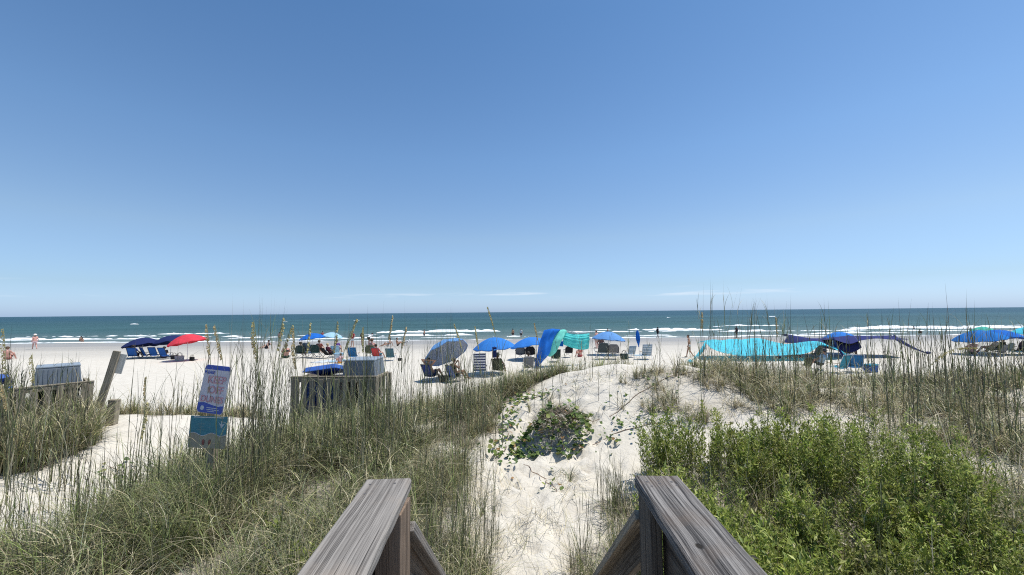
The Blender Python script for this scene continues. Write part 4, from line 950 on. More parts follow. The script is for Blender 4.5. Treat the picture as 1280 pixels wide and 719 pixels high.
# ------------------------------------------------------------------ beach furniture
m_alu = plain('aluminium', (0.55, 0.56, 0.58), .35, .1, 20, .5); m_frame = plain('dark_frame', (0.05, 0.05, 0.055), .5, .2, 20); m_pole = plain('white_pole', (0.62, 0.62, 0.62), .4, .1, 20, .4); m_wood_arm = plain('arm_wood', (0.40, 0.27, 0.15), .6, .2, 20)
def stripes(name, a, b, n):
    m, nt, bs = principled(name); tc = add(nt, 'ShaderNodeTexCoord'); sp = add(nt, 'ShaderNodeSeparateXYZ'); nt.links.new(tc.outputs['Object'], sp.inputs[0])
    f = math_(nt, 'GREATER_THAN', math_(nt, 'FRACT', math_(nt, 'MULTIPLY', sp.outputs['Z'], n), 0), .5); nt.links.new(mixc(nt, f, a, b), bs.inputs['Base Color']); bs.inputs['Roughness'].default_value = .85; MATS[name] = m; return m
m_navy_stripe = stripes('navy_white_stripes', (0.02, 0.035, 0.13), (0.72, 0.72, 0.74), 8); m_grey_stripe = stripes('grey_blue_stripes', (0.16, 0.25, 0.34), (0.52, 0.58, 0.64), 10)
def sling(pts, w, sag=.02, n=7):
    P = []
    for p in pts:
        row = []
        for j in range(n): u = j / (n - 1) * 2 - 1; row.append((u * w / 2, p[0] , p[1] - sag * (1 - u * u)))
        P.append(row)
    return P
def beach_chair(label, loc, rz, fabric, frame=None, s=1.0, group='low folding beach chairs', back=.62, recl=24, w=.56, pocket=None):
    """low sling chair facing +Y"""
    fr = frame or m_alu; t = root('beach_chair', label, 'chair', (loc[0], loc[1], gz(*loc)), rz, group, s=s)
    a = R(recl); by, bz = -.20, .27; ty, tz = by - back * math.sin(a), bz + back * math.cos(a)
    MB().grid(sling([(by + (ty - by) * i / 5, bz + (tz - bz) * i / 5) for i in range(6)], w - .03, 0)).build('backrest', fabric, t, True, thick=.014)
    MB().grid(sling([(-.20 + .46 * i / 4, .25 + .06 * i / 4) for i in range(5)], w - .03, .03)).build('seat', fabric, t, True, thick=.014)
    if pocket: MB().grid(sling([(by + (ty - by) * q - .02, bz + (tz - bz) * q) for q in (.35, .55, .72)], w * .6, 0)).build('pocket', pocket, t, thick=.012)
    for sx in (-w / 2, w / 2):
        MB().tube([(sx, by + .03, bz - .06), (sx, ty, tz), (sx * .94, ty - .012, tz + .02)], .013, 6).build('back_frame', fr, t)
        MB().tube([(sx, .30, .02), (sx, .27, .31), (sx, -.22, .25)], .013, 6).build('leg', fr, t)
        MB().tube([(sx, -.42, .02), (sx, -.05, .28), (sx, .05, .43)], .013, 6).build('leg', fr, t)
        MB().box((sx * 1.04, -.02, .46), (.055, .46, .022)).build('armrest', m_wood_arm if fr is m_alu else fr, t, bevel=.006)
        MB().tube([(sx, by - .2 * math.sin(a), bz + .2 * math.cos(a)), (sx * 1.04, -.24, .455)], .009, 5).build('brace', fr, t)
    MB().tube([(-w / 2, ty, tz + .015), (w / 2, ty, tz + .015)], .013, 6).build('top_bar', fr, t)
    MB().tube([(-w / 2, -.42, .02), (w / 2, -.42, .02)], .012, 6).build('foot_bar', fr, t)
    return t
def camp_chair(label, loc, rz, fabric, s=1.0, group='camp chairs on the beach'):
    """folding camp chair with crossed legs and a rounded back"""
    t = root('camp_chair', label, 'chair', (loc[0], loc[1], gz(*loc)), rz, group, s=s); w = .62
    P = []
    for i in range(7):
        q = i / 6; hw = w / 2 * (1 - .55 * max(0, q - .6) ** 1.3 / .4 ** 1.3 * .6); P.append([(hw * (j / 4 - 1), -.22 - .16 * q - .05 * (1 - (j / 4 - 1) ** 2), .42 + .50 * q) for j in range(9)])
    MB().grid(P).build('backrest', fabric, t, True, thick=.016)
    MB().grid(sling([(-.24 + .50 * i / 4, .40 + .03 * i / 4) for i in range(5)], w - .04, .04)).build('seat', fabric, t, True, thick=.016)
    for sx in (-1, 1):
        MB().tube([(sx * w / 2, -.36, .90), (sx * w / 2, -.24, .40), (sx * w / 2, .26, .02)], .011, 6).build('leg', m_frame, t)
        MB().tube([(sx * w / 2, .27, .62), (sx * w / 2, .26, .42), (sx * w / 2, -.28, .02)], .011, 6).build('leg', m_frame, t)
        MB().tube([(sx * w / 2, .27, .43), (-sx * w / 2, .28, .03)], .010, 6).build('cross_brace', m_frame, t)
        MB().box((sx * w / 2, 0, .63), (.07, .56, .02)).build('armrest', fabric, t, bevel=.006)
    return t
def umbrella(label, loc, height, rad, top, lining=None, tilt=0, tilt_az=0, rz=0, rise=.30, trim=None, group='open beach umbrellas', pole=None):
    """open umbrella: tilt leans the canopy towards azimuth tilt_az (0 = +X)"""
    t = root('beach_umbrella', label, 'umbrella', (loc[0], loc[1], gz(*loc)), rz, group); n = 8; sub = 4; kr = 7
    Mx = Matrix.Rotation(tilt, 4, Vector((-math.sin(tilt_az), math.cos(tilt_az), 0))); joint = Vector((0, 0, height - .62)); T = lambda p: tuple(joint + (Mx @ (Vector(p) - joint)))
    def P(drop=0, rr=1.0):
        rows = []
        for i in range(kr + 1):
            q = i / kr; row = []
            for j in range(n * sub + 1):
                a = 2 * math.pi * j / (n * sub); ph = abs(((j % sub) / sub) * 2 - 1)
                r_ = rad * rr * q * (1 - .055 * (1 - ph * ph) * q); z_ = height - rise * rad * (q ** 1.9) * 1.25 - .035 * (1 - ph * ph) * q - drop
                row.append(T((r_ * math.cos(a), r_ * math.sin(a), z_)))
            rows.append(row)
        return rows
    c = MB().grid(P()).build('canopy', top, t, True)
    MB().grid(P(.012, .995)).build('lining', lining or top, c, True)
    val = []
    for dz in (0, -.06):
        val.append([T((rad * (1 - .055 * (1 - abs(((j % sub) / sub) * 2 - 1) ** 2)) * math.cos(2 * math.pi * j / (n * sub)), rad * (1 - .055 * (1 - abs(((j % sub) / sub) * 2 - 1) ** 2)) * math.sin(2 * math.pi * j / (n * sub)), height - rise * rad * 1.25 - .035 * (1 - abs(((j % sub) / sub) * 2 - 1) ** 2) + dz * (1 if dz == 0 else (.6 + .6 * (1 - abs(((j % sub) / sub) * 2 - 1)))))) for j in range(n * sub + 1)])
    MB().grid(val).build('valance', trim or top, c, True, thick=.004)
    for k in range(n):
        a = 2 * math.pi * k / n; MB().tube([T((rad * q * math.cos(a), rad * q * math.sin(a), height - .022 - rise * rad * (q ** 1.9) * 1.25)) for q in (.02, .35, .7, .985)], .006, 4).build('rib', m_alu, t)
        MB().tube([T((rad * .5 * math.cos(a), rad * .5 * math.sin(a), height - .03 - rise * rad * .33)), T((.02 * math.cos(a), .02 * math.sin(a), height - .5))], .004, 4).build('strut', m_alu, t)
    pl = MB().tube([(0, 0, -.35), tuple(joint), T((0, 0, height + .03))], .018, 8).build('pole', pole or m_pole, t)
    MB().ball(T((0, 0, height + .045)), .028, 8, 6).build('finial', pole or m_pole, t)
    return t
NAVY = cloth('navy', (0.018, 0.028, 0.105), .15); RED = cloth('red', (0.74, 0.07, 0.10), .3); GREY_IN = cloth('grey_lining', (0.42, 0.45, 0.50), .35); BLUE = cloth('blue', (0.05, 0.25, 0.70), .3); SKY = cloth('light_blue', (0.16, 0.36, 0.68), .3)
PINK = cloth('pink', (0.62, 0.33, 0.33), .3); WHITE = cloth('white', (0.70, 0.74, 0.78), .3); PALE = cloth('pale_blue', (0.40, 0.62, 0.75), .3); TEALC = cloth('teal', (0.05, 0.26, 0.36), .2)
DKGREEN = cloth('dark_green', (0.025, 0.05, 0.05), .1); SLATE = cloth('slate', (0.13, 0.18, 0.24), .15); BLACK = cloth('black', (0.02, 0.02, 0.024), .05); GREYC = cloth('grey', (0.16, 0.17, 0.19), .1); MIDBLUE = cloth('mid_blue', (0.03, 0.12, 0.40), .2); CHAIRBLUE = cloth('chair_blue', (0.03, 0.16, 0.36), .2); REDCH = cloth('coral_red', (0.62, 0.08, 0.08), .2)
TURQ = cloth('turquoise', (0.15, 0.72, 0.84), .42); MINT = cloth('mint', (0.28, 0.80, 0.70), .42); TEAL2 = cloth('aqua', (0.16, 0.76, 0.74), .42); ROYAL = cloth('royal_blue', (0.02, 0.17, 0.60), .3); INDIGO = cloth('indigo', (0.035, 0.042, 0.16), .2); GREENW = cloth('sea_green', (0.10, 0.50, 0.40), .3)

def towel(label, loc, rz, w, l, mat, group='towels on the sand'):
    P = []; z0 = gz(*loc)
    for i in range(9):
        row = []
        for j in range(6):
            x = (j / 5 - .5) * w; y = (i / 8 - .5) * l; c, s_ = math.cos(rz), math.sin(rz); X, Y = loc[0] + x * c - y * s_, loc[1] + x * s_ + y * c
            row.append((x, y, gz(X, Y) - z0 + .03 + .015 * math.sin(i * 1.7 + j * 2.1)))
        P.append(row)
    o = MB().grid(P).build('beach_towel', mat, None, True, thick=.012); o.location = (loc[0], loc[1], z0); o.rotation_euler = (0, 0, rz); return tag(o, label, 'towel', group)
def bag(label, loc, rz, mat, strap, s=1.0):
    t = root('beach_bag', label, 'bag', (loc[0], loc[1], gz(*loc)), rz, 'bags on the sand', s=s)
    MB().taper((0, 0, 0), (.42, .22), (.56, .10), .36).build('bag_body', mat, t, True, bevel=.04)
    for y in (-.05, .05): MB().tube([(-.14, y, .33), (-.11, y, .50), (.0, y, .56), (.11, y, .50), (.14, y, .33)], .012, 6).build('strap', strap, t)
    return t
def cooler(label, loc, rz, mat, lid):
    t = root('cooler', label, 'cooler', (loc[0], loc[1], gz(*loc)), rz)
    MB().taper((0, 0, 0), (.56, .34), (.62, .38), .36).build('cooler_body', mat, t, bevel=.03); MB().box((0, 0, .395), (.65, .41, .065)).build('lid', lid, t, bevel=.02)
    MB().tube([(-.33, 0, .28), (-.37, 0, .46), (.37, 0, .46), (.33, 0, .28)], .012, 6).build('handle', m_alu, t); return t

# --- far left: navy and red umbrellas
G_N = 'navy chairs under the dark umbrellas'
umbrella('navy blue umbrella at the left of the dark pair', (-29.9, 32.6), 1.62, 1.30, NAVY, tilt=R(10), tilt_az=R(160), rz=.2, rise=.34)
umbrella('navy blue umbrella half hidden behind the red one', (-28.3, 33.4), 1.75, 1.35, NAVY, tilt=R(12), tilt_az=R(150), rz=.5, rise=.30)
umbrella('bright red umbrella tilted slightly left', (-24.1, 29.9), 1.94, 1.22, RED, tilt=R(12), tilt_az=R(185), rz=.1, rise=.38)
for i, (x, y, r_, lb) in enumerate([(-29.6, 31.6, .25, 'blue sling chair at the far left under the navy umbrella'), (-28.9, 32.0, -.5, 'blue chair turned sideways under the navy umbrella'), (-28.25, 32.0, 0, 'upright blue chair in the middle under the navy umbrella'), (-26.85, 31.3, -.1, 'blue chair with its white towel between navy and red umbrellas')]):
    beach_chair(lb, (x, y), r_, MIDBLUE, m_frame, 1.08, G_N)
person('person with dark hair in blue sitting at the far left under the navy umbrella', (-29.6, 31.65), .25, 'chair', 'tan', 'dark', (('shirt', (.03, .08, .30)), ('shorts', (.02, .02, .04))), seat=.02)
person('person in black bending forward between the blue chairs', (-27.55, 31.9), .7, 'ground', 'tan', 'dark', (('shirt', (.02, .02, .025)), ('shorts', (.02, .02, .03))))
towel('white towel hung over the blue chair beside the red umbrella', (-26.8, 31.9), .1, .5, .8, WHITE)
bag('dark bag on the sand right of the blue chairs', (-25.9, 30.9), .3, BLACK, BLACK, .9); bag('small grey bag on the sand between the umbrellas', (-25.4, 30.6), 1.0, GREYC, BLACK, .7)
bag('pale grey bag lying under the red umbrella', (-24.5, 29.7), .2, cloth('pale_grey', (.42, .41, .40), .1), GREYC, 1.1); bag('black bag lying under the red umbrella', (-23.5, 29.6), -.3, BLACK, BLACK, .8)
person('sunburnt person seated on the sand at the far left edge', (-39.9, 31.9), .4, 'ground', 'pink', 'brown', (('shorts', (.35, .12, .10)),), s=1.1)
person('person in pale hat walking near the waterline at far left', (-54.3, 45.8), 1.2, 'walk', 'pink', 'blond', (('shorts', (.7, .5, .5)),), hat=(.75, .66, .62))
person('person in dark suit lying on wet sand left of the oats cluster', (-26.1, 42.8), 1.4, 'ground_lean', 'fair', 'dark', (('swimsuit', (.02, .02, .03)), ('briefs', (.02, .02, .03))), female=True)
# --- group left of centre
umbrella('thin blue umbrella tilted low behind the dark camp chairs', (-18.1, 36.5), 1.75, 1.15, ROYAL, tilt=R(7), tilt_az=R(180), rise=.30)
umbrella('pale blue and white umbrella beyond the dark camp chairs', (-17.6, 39.3), 1.75, 1.0, PALE, WHITE, tilt=R(8), tilt_az=R(20), rise=.32)
person('bare-shouldered person sitting cross-kneed left of the dark camp chairs', (-17.4, 31.0), .5, 'ground', 'pink', 'brown', (('briefs', (.03, .06, .05)), ('bikini_top', (.05, .05, .06))), female=True, s=1.15)
camp_chair('black camp chair at the left of the dark chair group', (-16.25, 31.0), .2, DKGREEN, 1.05)
person('person in black sitting in the leftmost dark camp chair', (-16.25, 31.05), .2, 'chair', 'tan', 'dark', (('shirt', (.02, .025, .03)), ('shorts', (.02, .02, .02))), seat=.15)
camp_chair('slate blue tall camp chair in the dark chair group', (-15.8, 31.4), -.1, SLATE, 1.28)
camp_chair('dark green camp chair in the middle of the dark chair group', (-14.95, 30.9), -.1, DKGREEN, 1.15)
person('person in rust top behind the dark green camp chair', (-15.25, 32.0), .1, 'chair', 'fair', 'brown', (('shirt', (.28, .08, .06)),), seat=.22)
beach_chair('black reclined chair at the right of the dark chair group', (-14.0, 30.9), -.6, BLACK, m_frame, 1.1, recl=42)
person('person in maroon leaning back in the black reclined chair', (-13.95, 30.95), -.6, 'chair', 'fair', 'blond', (('shirt', (.16, .04, .06)), ('shorts', (.03, .02, .03))), seat=.03)
person('person in purple shirt sitting right of the dark chairs', (-14.0, 32.3), .1, 'chair', 'fair', 'brown', (('shirt', (.16, .08, .30)), ('shorts', (.1, .1, .2))), seat=.25)
beach_chair('mint chair in front of the person in purple', (-13.6, 31.2), .1, PALE, m_alu, 1.1)
person('child in orange shorts sitting on the sand by the pale towels', (-11.6, 27.2), 1.0, 'ground', 'pink', 'brown', (('shorts', (.75, .30, .03)), ('shirt', (.55, .35, .38))), s=.72)
towel('pale aqua towel spread left of the blue chair', (-12.4, 28.6), .3, .9, 1.7, PALE); towel('white towel spread behind the blue bin lid', (-13.2, 28.4), -.2, 1.0, 1.8, WHITE)
cooler('white cooler box beside the mint chair', (-12.9, 30.0), .2, WHITE, PALE)
person('person in red top and white shorts standing at the water', (-17.7, 44.6), 2.7, 'hips', 'fair', 'dark', (('shirt', (.40, .05, .06)), ('shorts', (.72, .72, .74))))
person('person in black bending at the water behind the grey bin', (-18.1, 48.6), .6, 'bend', 'fair', 'dark', (('swimsuit', (.02, .02, .02)), ('briefs', (.02, .02, .02))), female=True)
person('second person in white bending at the water behind the grey bin', (-17.2, 48.4), -.6, 'bend', 'tan', 'dark', (('shirt', (.7, .7, .68)), ('shorts', (.04, .05, .04))))
beach_chair('blue chair seen from behind above the grey bin', (-11.5, 29.3), 0, CHAIRBLUE, m_alu, 1.12)
beach_chair('red chair between the blue and the teal one', (-9.7, 29.1), -.25, REDCH, TEALC, 1.05)
person('dark-haired person sitting in the red chair', (-9.75, 29.25), -.25, 'chair', 'fair', 'dark', (('shirt', (.60, .10, .10)), ('shorts', (.05, .2, .25))), seat=.03)
beach_chair('teal grey chair standing alone right of the red chair', (-8.6, 28.6), 0, cloth('teal_grey', (.09, .19, .23), .2), m_alu, 1.05)
bag('small dark things beside the teal grey chair', (-7.9, 28.3), .2, BLACK, BLACK, .55)
camp_chair('olive camp chair directly above the grey bin lid', (-10.6, 30.2), .1, cloth('olive', (.13, .14, .09), .1), 1.1)
person('bare-backed person sitting in the olive camp chair', (-10.6, 30.6), .1, 'chair', 'pink', 'brown', (('shorts', (.10, .12, .08)),), seat=.20, s=1.15)
person('person lying on the wet sand right of the red chair', (-13.9, 45.0), 1.5, 'ground_lean', 'tan', 'dark', (('briefs', (.6, .6, .6)), ('bikini_top', (.6, .6, .6))), female=True)
person('person crouching on the wet sand beside the lying one', (-12.9, 45.3), -1.2, 'ground', 'tan', 'dark', (('shorts', (.1, .08, .06)),))
def gull(label, loc, rz, s):
    t = root('gull', label, 'gull', (loc[0], loc[1], gz(*loc)), rz, s=s); mw = plain('gull_white', (.75, .75, .75), .7, .05); mg = plain('gull_grey', (.12, .12, .13), .7, .1)
    V = []; F = []
    for a in ((('b'), (0, -.16, .20), (0, .10, .25), .04, .075), ('n', (0, .10, .26), (0, .17, .36), .05, .035), ('h', (0, .18, .38), (0, .20, .385), .04, .035), ('t', (0, -.12, .21), (0, -.26, .20), .03, .012)): capsule(V, F, *a[1:])
    MB().raw(V, F).build('body', mw, t, True)
    for q in (-1, 1):
        V = []; F = []; capsule(V, F, (q * .06, .08, .27), (q * .03, -.26, .22), .035, .012); MB().raw(V, F).build('wing', mg, t, True); MB().tube([(q * .03, 0, .18), (q * .03, .01, .0)], .007, 5).build('leg', m_wood_arm, t)
    MB().tube([(0, .235, .38), (0, .29, .37)], [.012, .003], 6).build('beak', m_wood_arm, t); return t
gull('dark-winged gull standing on the wet sand left of the grey umbrella', (-12.1, 46.0), -1.2, 1.7)
# --- grey umbrella couple
umbrella('large umbrella with grey lining and blue top, tipped towards the left', (-3.28, 20.1), 1.92, 1.16, SKY, GREY_IN, tilt=R(38), tilt_az=R(118), rz=.3, rise=.40)
beach_chair('navy chair of the person with raised arms left of the grey umbrella pole', (-3.95, 19.75), -.5, cloth('deep_navy', (.018, .035, .17), .15), m_frame, 1.0, recl=28)
person('person with both hands behind the head reclining in the navy chair', (-3.95, 19.78), -.5, 'chair_armsup', 'tan', 'dark', (('shorts', (.02, .04, .10)),), fine=True, seat=.02)
beach_chair('bright blue chair right of the grey umbrella pole', (-2.75, 19.45), -.75, cloth('cobalt', (.05, .12, .50), .2), m_frame, .95)
person('dark-skinned person in black top leaning forward in the bright blue chair', (-2.75, 19.5), -.75, 'chair_reach', 'brown', 'dark', (('bikini_top', (.015, .015, .02)), ('briefs', (.015, .015, .02))), female=True, fine=True, seat=.02)
bag('dark bag between the couple under the grey umbrella', (-3.3, 19.3), .3, BLACK, BLACK, .9)
# --- blue umbrellas in the centre
umbrella('bright blue umbrella right of the grey one', (-.98, 21.7), 1.95, 1.13, BLUE, SLATE, tilt=R(5), tilt_az=R(190), rz=.2, rise=.36)
beach_chair('tall navy and white striped chair under the first blue umbrella', (-1.72, 21.3), .05, m_navy_stripe, m_alu, 1.12, back=.80, recl=14, w=.58)
beach_chair('olive low chair of the person in the hat', (-.72, 21.6), -.3, cloth('olive_drab', (.07, .075, .05), .1), m_frame, 1.0)
person('person in grey bucket hat sitting under the first blue umbrella', (-.72, 21.65), -.3, 'chair', 'brown', 'dark', (('shirt', (.05, .055, .045)), ('shorts', (.06, .06, .05))), hat=(.10, .11, .11), seat=.02)
t = root('hanging_towel', 'navy towel hanging from the rim of the first blue umbrella', 'towel', (-.92, 20.62, 1.02))
MB().grid([[(x + .01 * math.sin(i), .02 * math.sin(x * 40 + i), .50 - .09 * i) for x in np.linspace(-.11, .11, 7)] for i in range(7)]).build('towel_cloth', NAVY, t, True, thick=.015); MB().tube([(0, 0, .50), (0, .0, .56)], .008, 5).build('hook', m_frame, t)
umbrella('low blue umbrella directly left of the blue and aqua sail', (1.25, 28.3), 1.55, 1.40, BLUE, BLUE, tilt=R(10), tilt_az=R(150), rz=.1, rise=.30)
camp_chair('grey camp chair left under the second blue umbrella', (.55, 28.2), 0, GREYC, 1.05); camp_chair('black camp chair right under the second blue umbrella', (1.25, 28.0), -.1, BLACK, 1.05)
person('dark figure sitting low in front of the second blue umbrella', (.86, 22.6), .1, 'chair', 'brown', 'dark', (('shirt', (.05, .05, .05)), ('shorts', (.05, .05, .06))), seat=.02)
beach_chair('grey chair of the dark figure in front of the second blue umbrella', (.86, 22.55), .1, GREYC, m_alu, 1.0)
# --- blue and aqua wind sail
def smooth_grid(C, nu, nv, rip=0, rf=9, seed=0, ax=(0, 1, 0)):
    """C: coarse control rows -> smooth surface with wind ripples"""
    C = np.array(C, float); a, b, _ = C.shape
    def cr(P, t):
        n = len(P); x = t * (n - 1); i = min(int(x), n - 2); f = x - i; p0, p1, p2, p3 = P[max(i - 1, 0)], P[i], P[i + 1], P[min(i + 2, n - 1)]
        return .5 * (2 * p1 + (p2 - p0) * f + (2 * p0 - 5 * p1 + 4 * p2 - p3) * f * f + (3 * p1 - p0 - 3 * p2 + p3) * f ** 3)
    rows = []
    for i in range(nu):
        r_ = np.array([cr(C[:, j], i / (nu - 1)) for j in range(b)]); row = []
        for j in range(nv):
            p = cr(r_, j / (nv - 1)); u, v = i / (nu - 1), j / (nv - 1)
            p = p + np.array(ax) * rip * (math.sin(rf * v + 3 * u + seed) + .6 * math.sin(rf * 1.7 * u - 4 * v + seed * 2)) * (.3 + .7 * math.sin(math.pi * u)); row.append(tuple(p))
        rows.append(row)
    return rows
t = root('wind_sail', 'royal blue, mint and aqua cloth sail billowing from a bent pole', 'sun shade', (1.30, 23.7, gz(1.3, 23.7)))
b0 = np.array([1.30, 23.7, 0.0])
def S(rows): return [[np.array(p) - b0 for p in r] for r in rows]
MB().grid(smooth_grid(S([[(1.28, 23.7, .10), (1.42, 23.6, .05), (1.60, 23.7, .25)], [(1.42, 23.9, .75), (1.80, 23.6, .62), (2.2, 24.0, .85)], [(1.66, 24.2, 1.55), (2.05, 24.0, 1.5), (2.45, 24.3, 1.62)], [(1.95, 24.5, 2.18), (2.45, 24.4, 2.25), (2.9, 24.6, 2.18)], [(2.1, 25.1, 2.05), (2.6, 25.2, 2.15), (3.0, 25.2, 2.1)]]), 26, 18, .05, 12, 1, (.4, -.8, .2))).build('blue_cloth', ROYAL, t, True, thick=.006)
MB().grid(smooth_grid(S([[(2.02, 24.3, .68), (2.3, 24.2, .62), (2.62, 24.3, .85)], [(2.22, 24.4, 1.25), (2.6, 24.2, 1.2), (2.85, 24.4, 1.25)], [(2.55, 24.5, 1.78), (2.9, 24.3, 1.72), (3.12, 24.5, 1.7)], [(2.88, 24.7, 2.16), (3.15, 24.7, 2.2), (3.38, 24.8, 2.10)], [(3.0, 25.2, 2.1), (3.2, 25.3, 2.1), (3.45, 25.4, 2.0)]]), 24, 14, .045, 11, 4, (.4, -.8, .2))).build('mint_cloth', MINT, t, True, thick=.006)
MB().grid(smooth_grid(S([[(3.10, 24.9, 2.10), (3.7, 25.1, 1.92), (4.3, 25.3, 1.88), (4.9, 25.5, 1.92)], [(3.12, 24.7, 1.7), (3.7, 24.9, 1.55), (4.3, 25.1, 1.5), (4.85, 25.3, 1.6)], [(3.16, 24.8, 1.28), (3.75, 25.0, 1.05), (4.35, 25.2, .92), (4.80, 25.4, .95)]]), 20, 34, .06, 22, 2, (.1, -1, 0))).build('aqua_cloth', TEAL2, t, True, thick=.006)
MB().grid(smooth_grid(S([[(2.85, 25.4, 1.45), (3.25, 25.4, 1.45)], [(2.75, 25.4, 1.15), (3.2, 25.4, 1.12)]]), 6, 6)).build('blue_cloth_tail', ROYAL, t, True, thick=.006)
MB().tube([np.array(p) - b0 for p in ((1.35, 24.6, -.2), (1.6, 24.62, 1.0), (2.2, 24.7, 1.95), (3.0, 24.8, 2.18), (4.0, 25.2, 2.0), (4.9, 25.6, 1.5), (5.35, 25.8, .6), (5.5, 25.9, -.2))], .014, 8).build('bent_pole', m_pole, t, True)
camp_chair('black camp chair beneath the aqua part of the sail', (4.1, 29.6), .1, BLACK, .9); beach_chair('dark low chair in the shade of the mint cloth', (2.9, 27.0), 0, DKGREEN, m_frame, 1.0)
person('sunburnt person sitting on the sand right below the aqua cloth', (5.0, 29.8), .3, 'ground', 'pink', 'brown', (('briefs', (.5, .1, .1)), ('bikini_top', (.5, .1, .1))), female=True, s=.9)
# --- light blue umbrella and chairs right of centre
umbrella('light blue umbrella right of the aqua sail', (7.45, 31.2), 1.78, 1.30, SKY, SKY, tilt=R(6), tilt_az=R(10), rz=.3, rise=.36)
camp_chair('large dark grey camp chair left below the light blue umbrella', (6.25, 28.2), .15, cloth('charcoal', (.07, .085, .09), .1), 1.25); camp_chair('taupe camp chair right below the light blue umbrella', (7.05, 28.1), -.2, cloth('taupe', (.17, .165, .17), .1), 1.15)
person('person with sunglasses sitting under the light blue umbrella', (6.95, 31.6), 2.9, 'chair', 'tan', 'dark', (('shorts', (.1, .1, .1)),), seat=.35)
person('bare-chested person standing far behind the light blue umbrella', (8.0, 38.2), .6, 'stand', 'pink', 'brown', (('shorts', (.4, .3, .25)),))
bag('dark green bin bag between the chairs right of the light blue umbrella', (7.75, 28.0), 0, DKGREEN, BLACK, 1.1)
beach_chair('grey striped low chair left of the closed umbrella', (8.55, 29.3), .2, m_grey_stripe, m_alu, 1.0); beach_chair('pale blue striped chair right of the closed umbrella', (9.25, 28.0), -.05, m_grey_stripe, m_alu, 1.15, back=.70)
t = root('closed_umbrella', 'furled navy blue umbrella standing upright between striped chairs', 'umbrella', (9.65, 30.6, gz(9.65, 30.6)), 0, ry=R(-4))
MB().tube([(0, 0, -.3), (0, 0, 1.95)], .017, 8).build('pole', m_pole, t)
P = []
for i in range(12):
    q = i / 11; P.append([((.03 + .10 * math.sin(math.pi * min(1, q * 1.15)) ** .8) * (1 + .28 * math.cos(6 * a)) * math.cos(a), (.03 + .10 * math.sin(math.pi * min(1, q * 1.15)) ** .8) * (1 + .28 * math.cos(6 * a)) * math.sin(a), 1.90 - 1.28 * q) for a in np.linspace(0, 2 * math.pi, 25)])
fc = MB().grid(P).build('furled_canopy', ROYAL, t, True); MB().tube([(.13 * math.cos(a), .13 * math.sin(a), 1.15) for a in np.linspace(0, 2 * math.pi, 13)], .02, 5).build('tie', NAVY, fc)
MB().ball((0, 0, 1.97), .025, 8, 6).build('finial', m_pole, t)
t = root('low_table', 'low pale folding table on the sand beside the striped chair', 'table', (8.75, 27.8, gz(8.75, 27.8)))
MB().box((0, 0, .30), (.62, .42, .03)).build('table_top', PALE, t, bevel=.008)
for sx in (-.27, .27):
    for sy in (-.17, .17): MB().tube([(sx, sy, .29), (sx * 1.08, sy, 0)], .011, 6).build('leg', m_alu, t)
person('dark-haired woman in a bikini walking left of the turquoise canopy', (12.7, 28.9), 1.1, 'walk', 'tan', 'dark', (('briefs', (.65, .62, .6)), ('bikini_top', (.65, .62, .6))), female=True, s=.93)
# --- turquoise and navy canopies
def canopy(label, rows, nu, nv, mat, rip, rf, poles, straps, ax=(0, -.3, 1), base=None, extra=()):
    t = root('beach_canopy', label, 'sun shade', base, 0, 'stretched fabric sun shades'); b_ = np.array(base)
    sub = lambda P: [[np.array(p) - b_ for p in r] for r in P]
    MB().grid(smooth_grid(sub(rows), nu, nv, rip, rf, len(label), ax)).build('fabric', mat, t, True, thick=.006)
    for (p, q) in poles: MB().tube([np.array(p) - b_, np.array(q) - b_], .016, 8).build('pole', m_alu, t)
    for (p, q, wd) in straps:
        p, q = np.array(p) - b_, np.array(q) - b_
        P = [[p + (q - p) * k + np.array([0, 0, w_ * wd * (1 - .85 * k)]) - np.array([0, 0, .12 * math.sin(math.pi * k)]) for w_ in (-.5, .5)] for k in np.linspace(0, 1, 7)]
        MB().grid(P).build('strap', mat, t, True, thick=.008)
        MB().ball(tuple(q + np.array([0, 0, .06])), (.17, .14, .10), 10, 7).build('sandbag', mat, t)
    return t
canopy('long turquoise canopy pulled low over the sand',
       [[(13.1, 26.7, .80), (14.3, 26.2, .38), (16.0, 26.0, .36), (17.8, 26.1, .34), (19.2, 26.1, .50), (20.3, 26.4, .96), (21.6, 26.6, .52)],
        [(13.2, 27.6, 1.12), (14.5, 27.2, .82), (16.0, 27.0, .78), (17.8, 27.0, .78), (19.3, 27.0, .68), (20.5, 27.0, 1.08), (21.8, 27.0, .62)],
        [(13.4, 28.4, 1.16), (14.8, 28.5, 1.16), (16.2, 28.4, 1.18), (17.8, 28.4, 1.20), (19.0, 28.2, .86), (20.7, 27.8, 1.02), (22.0, 27.6, .66)],
        [(13.6, 29.6, .95), (15.0, 29.8, 1.0), (16.4, 29.8, 1.05), (17.9, 29.8, 1.08), (19.2, 29.2, .80), (20.8, 28.6, .85), (22.1, 28.3, .6)]],
       30, 80, TURQ, .045, 36, [((13.4, 28.2, 0), (13.35, 28.2, 1.14)), ((17.8, 28.4, 0), (17.8, 28.4, 1.19)), ((20.5, 27.0, 0), (20.5, 27.0, 1.07))],
       [((13.0, 27.1, 1.0), (11.4, 25.9, 0), .5), ((21.7, 26.8, .56), (22.6, 26.2, 0), .2)], base=(16.5, 27.5, gz(16.5, 27.5)))
